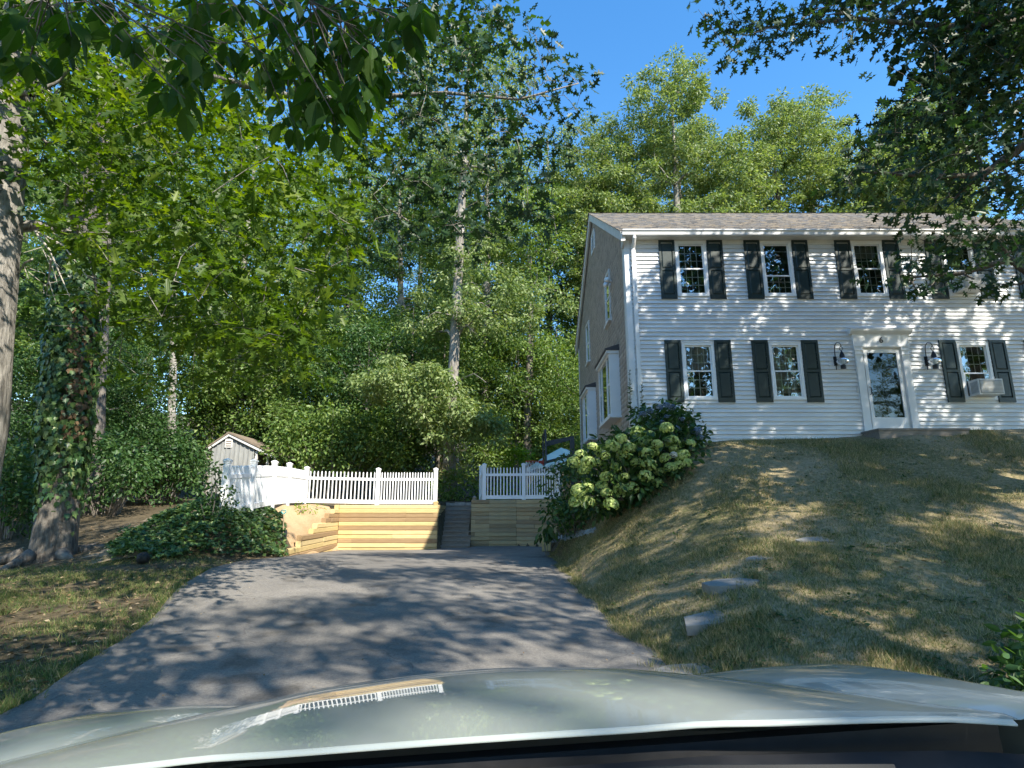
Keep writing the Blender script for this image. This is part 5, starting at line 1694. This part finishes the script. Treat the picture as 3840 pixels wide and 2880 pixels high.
# broad leaved weeds in the lawn
n = 1500
yy = 4.4 + 8.6 * rng.random(n) ** 1.3; xx = XR(yy) + rng.random(n) * (.5 + yy * .9)
ok = (patch_noise(xx, yy, 3.0, 9) > .25) & (xx < 13)
xx, yy = xx[ok], yy[ok]; n = len(xx)
X = np.repeat(xx, 5) + rng.normal(0, .03, n * 5); Y = np.repeat(yy, 5) + rng.normal(0, .03, n * 5)
me = leaf_mesh('lawn_weeds', T_OVAL, np.c_[X, Y, G(X, Y) + .03], norm(rng.normal(0, 1, (n * 5, 3)) * [1, 1, .2]), norm(rng.normal(0, .3, (n * 5, 3)) + [0, 0, 1]), rng.uniform(.03, .065, n * 5), L_HYD)
tag(link('lawn_weeds', me), 'small broad leaved weeds dotted through the front lawn', 'weeds', kind='stuff')
# fallen leaves
def litter(name, label, xs, ys, size, off=.012):
    n = len(xs)
    me = leaf_mesh(name, T_DIA, np.c_[xs, ys, G(xs, ys) + off], norm(rng.normal(0, 1, (n, 3)) * [1, 1, .15]), norm(rng.normal(0, .35, (n, 3)) + [0, 0, 1]), rng.uniform(*size, n), LITTER)
    return tag(link(name, me), label, 'leaves', kind='stuff')


n = 5200
yy = 3.8 + 12 * rng.random(n) ** 1.2; xx = XL(yy) - rng.random(n) * (1 + yy * .7)
litter('fallen_leaves', 'brown fallen leaves scattered on the left verge and path', xx, yy, (.04, .09))
n = 1700
yy = 4.2 + 9 * rng.random(n) ** 1.3; xx = XR(yy) + rng.random(n) * (.6 + yy * .9)
ok = xx < 13.5
litter('fallen_leaves', 'few dry leaves scattered over the front lawn', xx[ok], yy[ok], (.03, .075), .02)
n = 700
yy = 4.0 + 16 * rng.random(n); xx = XL(yy) + np.where(rng.random(n) < .5, rng.random(n), rng.choice([0, 1], n) + rng.normal(0, .03, n)) * (XR(yy) - XL(yy))
litter('fallen_leaves', 'tiny leaves and bits lying on the asphalt drive', xx, yy, (.015, .04), .062)

# ------------------------------------------------------------------ flagstones, block, gravel
GF = 'flagstones stepping up the lawn'
def flag(dx, dy, Y, r, seed, label, ry=.7, lift=.022):
    p = P(dx, dy, Y); p.z = g1(p.x, p.y)
    random.seed(seed); n = 7
    ang = sorted([i * 6.283 / n + random.uniform(-.28, .28) for i in range(n)])
    pr = [(r * random.uniform(.85, 1.1) * math.cos(a), r * ry * random.uniform(.85, 1.1) * math.sin(a)) for a in ang]
    m = MB().prism(pr, 'z', -.08, .022)
    m.v = [(x, y, z + random.uniform(-.004, .004)) for x, y, z in m.v]
    o = m.build('flagstone', SLATE, loc=p + Vector((0, 0, lift)))
    gx_, gy_ = (g1(p.x + .3, p.y) - g1(p.x - .3, p.y)) / .6, (g1(p.x, p.y + .3) - g1(p.x, p.y - .3)) / .6
    nrm = Vector((-gx_ * .35, -gy_ * .8, 1)).normalized()
    o.rotation_euler = Vector((0, 0, 1)).rotation_difference(nrm).to_euler()
    tag(o, label, 'flagstone', GF)
    return o


flag(1484, 1434, 5.65, .34, 1, 'flagstone nearest the car, half sunk beside the asphalt', .5)
flag(1545, 1334, 6.48, .39, 2, 'shaded flagstone second up from the asphalt', .5, -.004)
flag(1575, 1264, 7.08, .33, 3, 'sunlit tan flagstone standing proud in the middle of the lawn', .5, .012)
flag(1645, 1208, 7.75, .20, 4, 'small flagstone almost lost in the grass above the sunlit one', .6, -.012)
flag(1770, 1166, 8.35, .36, 5, 'uppermost thin grey flagstone on the slope below the door', .45, -.008)
random.seed(21)
p = Vector(hit(1203, 1160)); zz = g1(p.x, p.y)
m = MB().box((p.x - .18, p.y - .12, zz - .15), (p.x + .16, p.y + .15, zz + .10))
m.v = [(a + random.uniform(-.02, .02), b + random.uniform(-.02, .02), c + random.uniform(-.02, .02)) for a, b, c in m.v]
tag(m.build('stone_block', SLATE), 'flat grey block at the end of the right timber wall', 'block')
tmb = timber('timber_post', (p.x - .45, p.y - .1, zz - .4), (p.x - .2, p.y - .1, zz - .4), .5, .2)
tag(tmb, 'short squared timber end beside the grey block', 'timber')
gp_ = on_ground([(1205, 1163), (1230, 1152), (1290, 1142), (1283, 1150), (1222, 1168)], 420, (0, .01))
n = len(gp_)
me = leaf_mesh('gravel', (np.array([(-.5, -.5, 0), (.5, -.5, 0), (.5, .5, 0), (-.5, .5, 0), (0, 0, .5)]), [[0, 1, 4], [1, 2, 4], [2, 3, 4], [3, 0, 4]]), gp_, norm(rng.normal(0, 1, (n, 3)) * [1, 1, .1]), norm(rng.normal(0, .3, (n, 3)) + [0, 0, 1]), rng.uniform(.03, .07, n), GRAVEL)
tag(link('gravel', me), 'strip of pale gravel at the lawn edge near the grey block', 'gravel', kind='stuff')

# black ball at the foot of the ivy
p = P(311, 1193, 10.6); p.z = g1(p.x, p.y)
m = MB().lathe([(.0, -.02), (.07, -.01), (.105, .05), (.10, .12), (.06, .165), (.0, .18)], (0, 0, 0), 16)
tag(m.build('ball', RUBBER, smooth=True, loc=p + Vector((0, 0, .02))), 'small round black object on the dirt by the ivy', 'ball')

# ------------------------------------------------------------------ shed
sb = P(515, 1010, 27.0); sz = 2.0
shed = empty('shed', (sb.x, sb.y, sz), 'small weathered grey board and batten shed with open lean-to behind the fence', 'shed')
x0, x1 = P(459, 980, 27).x, P(548, 980, 27).x
ze = P(459, 962, 27).z; zp = P(497, 938, 27).z; xp = P(497, 940, 27).x
ys0, ys1 = 27.0, 29.6
S_l = lambda m, n, mt: at_parent(m.build(n, mt), shed)
S_l(MB().prism([(x0, sz - .3), (x1, sz - .3), (x1, ze - .1), (xp, zp), (x0, ze)], 'y', ys0, ys1), 'wall', SHEDW)
nb = 9
for i in range(nb + 1):
    xx_ = x0 + (x1 - x0) * i / nb
    zt_ = ze + (zp - ze) * min(1, max(0, (xx_ - x0) / (xp - x0))) if xx_ < xp else zp + (ze - .1 - zp) * (xx_ - xp) / (x1 - xp)
    S_l(MB().box((xx_ - .025, ys0 - .03, sz - .2), (xx_ + .025, ys0 - .001, zt_ - .06)), 'batten', SHEDW)
x2 = P(600, 980, 27).x; z2 = P(600, 985, 27).z
S_l(MB().prism([(x0 - .18, ze - .10), (x0 - .18, ze - .02), (xp, zp + .10), (xp, zp + .02)], 'y', ys0 - .15, ys1 + .1), 'roof', SHEDR)
S_l(MB().prism([(x2 + .1, z2 - .06), (x2 + .1, z2 + .02), (xp + .002, zp + .10), (xp + .002, zp + .02)], 'y', ys0 - .15, ys1 + .1), 'roof', SHEDR)
S_l(MB().prism([(x0 - .18, ze - .22), (x0 - .18, ze - .102), (xp, zp + .018), (xp, zp - .10)], 'y', ys0 - .12, ys0 - .06), 'rake_board', TRIM)
S_l(MB().prism([(x2, z2 - .18), (x2, z2 - .065), (xp + .002, zp + .018), (xp + .002, zp - .10)], 'y', ys0 - .12, ys0 - .06), 'rake_board', TRIM)
for px_ in (x1 + .12, (x1 + x2) / 2 + .1, x2 - .05):
    S_l(MB().box((px_ - .05, ys0 + .0, sz - .3), (px_ + .05, ys0 + .1, z2 + .25 - (px_ - x1) * .12)), 'post', TRIM)
S_l(MB().box((x1 + .002, ys1 - .3, sz - .3), (x2, ys1 - .2, z2)), 'back_board', DARK)
m = MB().box((xp - .17, ys0 - .055, zp - .62), (xp + .17, ys0 - .031, zp - .22))
vt = S_l(m, 'vent', TRIM)
for i in range(3):
    o = MB().box((xp - .12, ys0 - .065, zp - .56 + i * .10), (xp + .12, ys0 - .0555, zp - .52 + i * .10)).build('louver', SHEDR)
    o.data.transform(Matrix.Translation(-shed.location)); o.parent = vt

# ------------------------------------------------------------------ basketball hoop, parasol, spade
hx, hyy = 1.98, 19.4
hg = g1(hx, hyy)
hoop = empty('basketball_hoop', (hx, hyy, hg), 'dark basketball hoop with clear backboard seen edge on beside the house', 'basketball hoop')
S_h = lambda m, n, mt, par=None: at_parent(m.build(n, mt), hoop)
S_h(MB().box((hx - .07, hyy - .07, hg - .3), (hx + .07, hyy + .07, 3.95)), 'pole', SLATEM)
bxx = 1.07
S_h(MB().prism([(hx + .06, 3.86), (hx + .06, 3.98), (bxx + .04, 3.80), (bxx + .04, 3.62)], 'y', hyy - .06, hyy - .02), 'upper_arm', SLATEM)
S_h(MB().prism([(hx + .02, 3.30), (hx + .02, 3.38), (bxx + .04, 3.16), (bxx + .04, 3.06)], 'y', hyy - .05, hyy - .01), 'lower_arm', SLATEM)
m = MB(); za, zb_ = 3.05, 4.10; ya, yb_ = hyy - .75, hyy + .75
m.box((bxx - .03, ya, za), (bxx + .03, ya + .06, zb_)); m.box((bxx - .03, yb_ - .06, za), (bxx + .03, yb_, zb_)); m.box((bxx - .03, ya + .06, za), (bxx + .03, yb_ - .06, za + .06)); m.box((bxx - .03, ya + .06, zb_ - .06), (bxx + .03, yb_ - .06, zb_))
S_h(m, 'backboard_frame', SLATEM)
S_h(MB().box((bxx - .006, ya + .06, za + .06), (bxx + .006, yb_ - .06, zb_ - .06)), 'backboard', glass_mat('acrylic_board', .06, (.8, .85, .85)))
rc = (bxx - .40, hyy)
ring = [(rc[0] + .23 * math.cos(a), rc[1] + .23 * math.sin(a), 3.14) for a in np.linspace(0, 2 * math.pi, 25)]
m = MB().tube(ring, .012, 6); m.box((bxx - .19, hyy - .08, 3.08), (bxx - .031, hyy + .08, 3.16))
m.prism([(bxx - .031, 3.22), (bxx - .031, 3.0), (bxx - .16, 3.1)], 'y', hyy - .05, hyy + .05)
S_h(m, 'rim', RED)
m = MB()
for k in range(12):
    for s in (1, -1):
        pts = []
        for i in range(4):
            a = k * math.pi / 6 + s * i * .26; r_ = .23 - i * .035
            pts.append((rc[0] + r_ * math.cos(a), rc[1] + r_ * math.sin(a), 3.13 - i * .13))
        m.tube(pts, .005, 3)
S_h(m, 'net', VINYL)

up = P(1212, 967, 25.2)
pb = Vector((up.x, up.y, g1(up.x, up.y)))
um = empty('patio_umbrella', pb, 'pale blue white patio umbrella opened behind the basketball hoop', 'umbrella')
ztop = up.z
at_parent(MB().tube([pb, (up.x, up.y, ztop)], .025, 8).build('pole', TRIM), um)
n = 8
rim = [Vector((up.x + 1.45 * math.cos(a), up.y + 1.45 * math.sin(a), ztop - .72 + .16 * math.cos(a))) for a in np.linspace(0, 2 * math.pi, n + 1)[:-1]]
top = Vector((up.x, up.y, ztop))
for k in range(n):
    a, b = rim[k], rim[(k + 1) % n]
    ma, mb_ = a.lerp(top, .5) + Vector((0, 0, .06)), b.lerp(top, .5) + Vector((0, 0, .06))
    vlA, vlB = a - Vector((0, 0, .12)), b - Vector((0, 0, .12))
    at_parent(MB().add([vlA, vlB, b, a, ma, mb_, top], [(0, 1, 2, 3), (3, 2, 5, 4), (4, 5, 6)]).build('canopy_panel', UMB), um)
    at_parent(MB().tube([a - Vector((0, 0, .02)), ma - Vector((0, 0, .03)), top - Vector((0, 0, .04))], .008, 4).build('rib', TRIM), um)

sp = P(612, 1165, 15.0); sp.z = g1(sp.x, sp.y); sp.y = 15.0
spade = empty('garden_spade', sp, 'garden spade with teal handle stuck in the ivy bank', 'spade')
tq = P(613, 1102, 15.0)
shaft = (tq - sp)
at_parent(MB().tube([sp + shaft * .2, sp + shaft * .9], .016, 8).build('shaft', basic('ash_wood', (.42, .32, .2), None, .6)), spade)
m = MB()
m.tube([sp + shaft * .88, sp + shaft * .94 + Vector((-.055, 0, 0)), sp + shaft * 1.0 + Vector((-.055, 0, 0)), sp + shaft * 1.0 + Vector((.055, 0, 0)), sp + shaft * .94 + Vector((.055, 0, 0)), sp + shaft * .88], .015, 6)
at_parent(m.build('grip', TEAL), spade)
at_parent(MB().prism([(-.08 + sp.x, sp.z + .30), (.08 + sp.x, sp.z + .30), (.075 + sp.x, sp.z + .05), (sp.x, sp.z - .05), (-.075 + sp.x, sp.z + .05)], 'y', sp.y - .006, sp.y + .006).build('blade', SLATEM), spade)

# ------------------------------------------------------------------ the car: bonnet, wings, cowl and lower body
car = empty('car', (-.06, 0, .0), 'grey green car whose glossy bonnet fills the foreground', 'car')
CY0, CY1 = 1.06, 1.88          # cowl line and nose, along the car



def half(y):
    t = np.clip((y - CY0) / (CY1 - CY0), 0, 1)
    return .90 - .36 * t ** .75


def hood_z(x, y):
    t = np.clip((y - CY0) / (CY1 - CY0), 0, 1)
    z = 1.094 - .036 * t - .055 * t ** 3
    z = z - (.008 + .045 * t) * (x / half(y)) ** 2 - .008 * (x / half(y)) ** 6
    z = z + .003 * np.exp(-((np.abs(x) - .40) / .08) ** 2) * (1 - .3 * t)
    return z


def wing_z(x, y):
    s = (np.abs(x) - half(y)) / (1.05 - half(y))
    return hood_z(np.sign(x) * half(y), y) + .014 * np.sin(np.clip(s / .5, 0, 1) * math.pi / 2) - .06 * np.clip((s - .72) / .28, 0, 1) ** 2.4


def nose(x):
    return CY1 - .14 * (np.abs(x) / 1.04) ** 2.6


def rear(x):
    return CY0 - .03 * (abs(x) / .9) ** 2 - .16 * max(abs(x) - .8, 0)


def surf(ss, zf, n, wing=0):
    """bonnet (wing=0): ss runs -1..1 across it; wing: ss runs 0..1 from the seam to the outer edge"""
    V = []; m = len(ss)
    for q_ in ss:
        for t in np.linspace(0, 1, n):
            y = CY0 + (CY1 - .03 - CY0) * t
            for _ in range(3):
                h = float(half(np.array(y)))
                x = q_ * h if not wing else wing * (h + (1.05 - h) * q_)
                y = rear(x) + (nose(x) - rear(x)) * t
            z = float(zf(np.array(float(x)), np.array(y)))
            if t > .9: z -= .05 * ((t - .9) / .1) ** 2
            V.append((x, y, z))
        V.append((x, y + .035, V[-1][2] - .07)); V.append((x, y + .045, V[-2][2] - .20))
    xs = ss
    k = n + 2
    return V, [(i * k + j_, (i + 1) * k + j_, (i + 1) * k + j_ + 1, i * k + j_ + 1) for i in range(m - 1) for j_ in range(k - 1)]


mb = MB(); mb.add(*surf(np.linspace(-.999, .999, 49), hood_z, 26))
bonnet = rel(mb.build('bonnet', CARP, smooth=True), car)
# turned-down rear lip of the bonnet
mb = MB()
xs = np.linspace(-.89, .89, 40)
a = [(x, rear(x), float(hood_z(np.array(x), np.array(CY0)))) for x in xs]
b = [(x, y - .008, z - .005) for x, y, z in a]; c = [(x, y - .007, z - .008) for x, y, z in a]
n = len(xs)
mb.add(a + b + c, [(i, i + 1, n + i + 1, n + i) for i in range(n - 1)] + [(n + i, n + i + 1, 2 * n + i + 1, 2 * n + i) for i in range(n - 1)])
o = mb.build('bonnet_edge', CARP, smooth=True); rel(o, car)
for sx in (-1, 1):
    mb = MB(); q_ = np.linspace(.002, 1, 20)
    mb.add(*surf(q_ if sx > 0 else q_[::-1], wing_z, 26, sx))
    # side skin of the wing with the wheel arch cut out
    side = []
    for t in np.linspace(0, 1, 25):
        x = 1.05 * sx; y0 = rear(x); y = y0 + (nose(x) - y0) * t
        zt_ = float(wing_z(np.array(x), np.array(y))); arch = .36
        dz = (arch ** 2 - min(arch, abs(y - 1.18)) ** 2) ** .5 + .30 if abs(y - 1.18) < arch else .28
        side.append(((x, y, zt_), (x * 1.01, y, max(dz, .28))))
    vs = [p for s in side for p in s]
    mb.add(vs, [(2 * i, 2 * i + 1, 2 * i + 3, 2 * i + 2) for i in range(24)])
    rel(mb.build('wing', CARP, smooth=True), car)
    c = (.90 * sx, 1.18, .31)
    m = MB()
    prof = [(.31, -.10), (.315, -.06), (.315, .06), (.31, .10), (.20, .10), (.19, .06), (.19, -.06), (.20, -.10), (.31, -.10)]
    vs = []; n = 24
    for r_, dx in prof:
        for k in range(n):
            a_ = k * 2 * math.pi / n; vs.append((c[0] + dx, c[1] + r_ * math.cos(a_), c[2] + r_ * math.sin(a_)))
    m.add(vs, [(i * n + k, i * n + (k + 1) % n, (i + 1) * n + (k + 1) % n, (i + 1) * n + k) for i in range(len(prof) - 1) for k in range(n)])
    wh = rel(m.build('wheel', RUBBER, smooth=True), car)
    m = MB()
    for k in range(5):
        a_ = k * 2 * math.pi / 5
        m.tube([(c[0] + .07 * sx, c[1], c[2]), (c[0] + .07 * sx, c[1] + .19 * math.cos(a_), c[2] + .19 * math.sin(a_))], [.05, .03], 6)
    o = m.build('rim', CHROME); o.data.transform(Matrix.Translation(-car.location)); o.parent = wh
    m = MB()
    m.add([(x, nose(x) + .046, z) for z in (.70, .56) for x in np.linspace(.58, 1.0, 8) * sx], [(i, i + 1, 9 + i, 8 + i) for i in range(7)])
    rel(m.build('headlight', CHROME), car)
m = MB(); xs = np.linspace(-1.04, 1.04, 31)
for zt_, zb2, off in ((.80, .55, .03), (.55, .25, .075)):
    m.add([(x, nose(x) + off, zt_) for x in xs] + [(x, nose(x) + off + .01, zb2) for x in xs], [(i, i + 1, 32 + i, 31 + i) for i in range(30)])
rel(m.build('front_bumper', CARP, smooth=True), car)
# black cowl, wiper arms, dashboard shelf
mb = MB()
xs = np.linspace(-1.04, 1.04, 41)
rows = [(-.018, -.045), (-.05, -.052), (-.12, -.050), (-.17, -.025), (-.20, -.03), (-.30, -.02), (-.42, .0)]
vs = [(x, rear(x) + dy, float(hood_z(np.clip(x, -.88, .88), np.array(CY0))) + dz) for dy, dz in rows for x in xs]
n = len(xs)
mb.add(vs, [(r_ * n + i, r_ * n + i + 1, (r_ + 1) * n + i + 1, (r_ + 1) * n + i) for r_ in range(len(rows) - 1) for i in range(n - 1)])
rel(mb.build('cowl', BLACKP, smooth=True), car)
for x0_, x1_ in ((-.55, .02), (.05, .62)):
    zc_ = float(hood_z(np.array(.1), np.array(CY0)))
    rel(MB().tube([(x0_, CY0 - .11, zc_ - .03), ((x0_ + x1_) / 2, CY0 - .13, zc_ - .022), (x1_, CY0 - .15, zc_ - .028)], [.012, .010, .006], 6).build('wiper', RUBBER), car)
m = MB().box((-.90, -2.6, .30), (.90, .45, .34)); m.box((-1.03, -2.6, .34), (-1.01, .98, .92)); m.box((1.01, -2.6, .34), (1.03, .98, .92)); m.box((-.9, .36, .60), (.9, .44, 1.02)); m.box((-.98, .50, .60), (.98, .90, .985)); m.box((-.92, 1.09, .60), (.92, 1.12, 1.052))
rel(m.build('body_shell', BLACKP), car)
car.rotation_euler = (0, R(-3.1), R(1.5))
for o in sc.objects:
    if o.name.split('.')[0] in ('limbs', 'bare_twigs', 'stems'):
        o['kind'] = 'stuff'
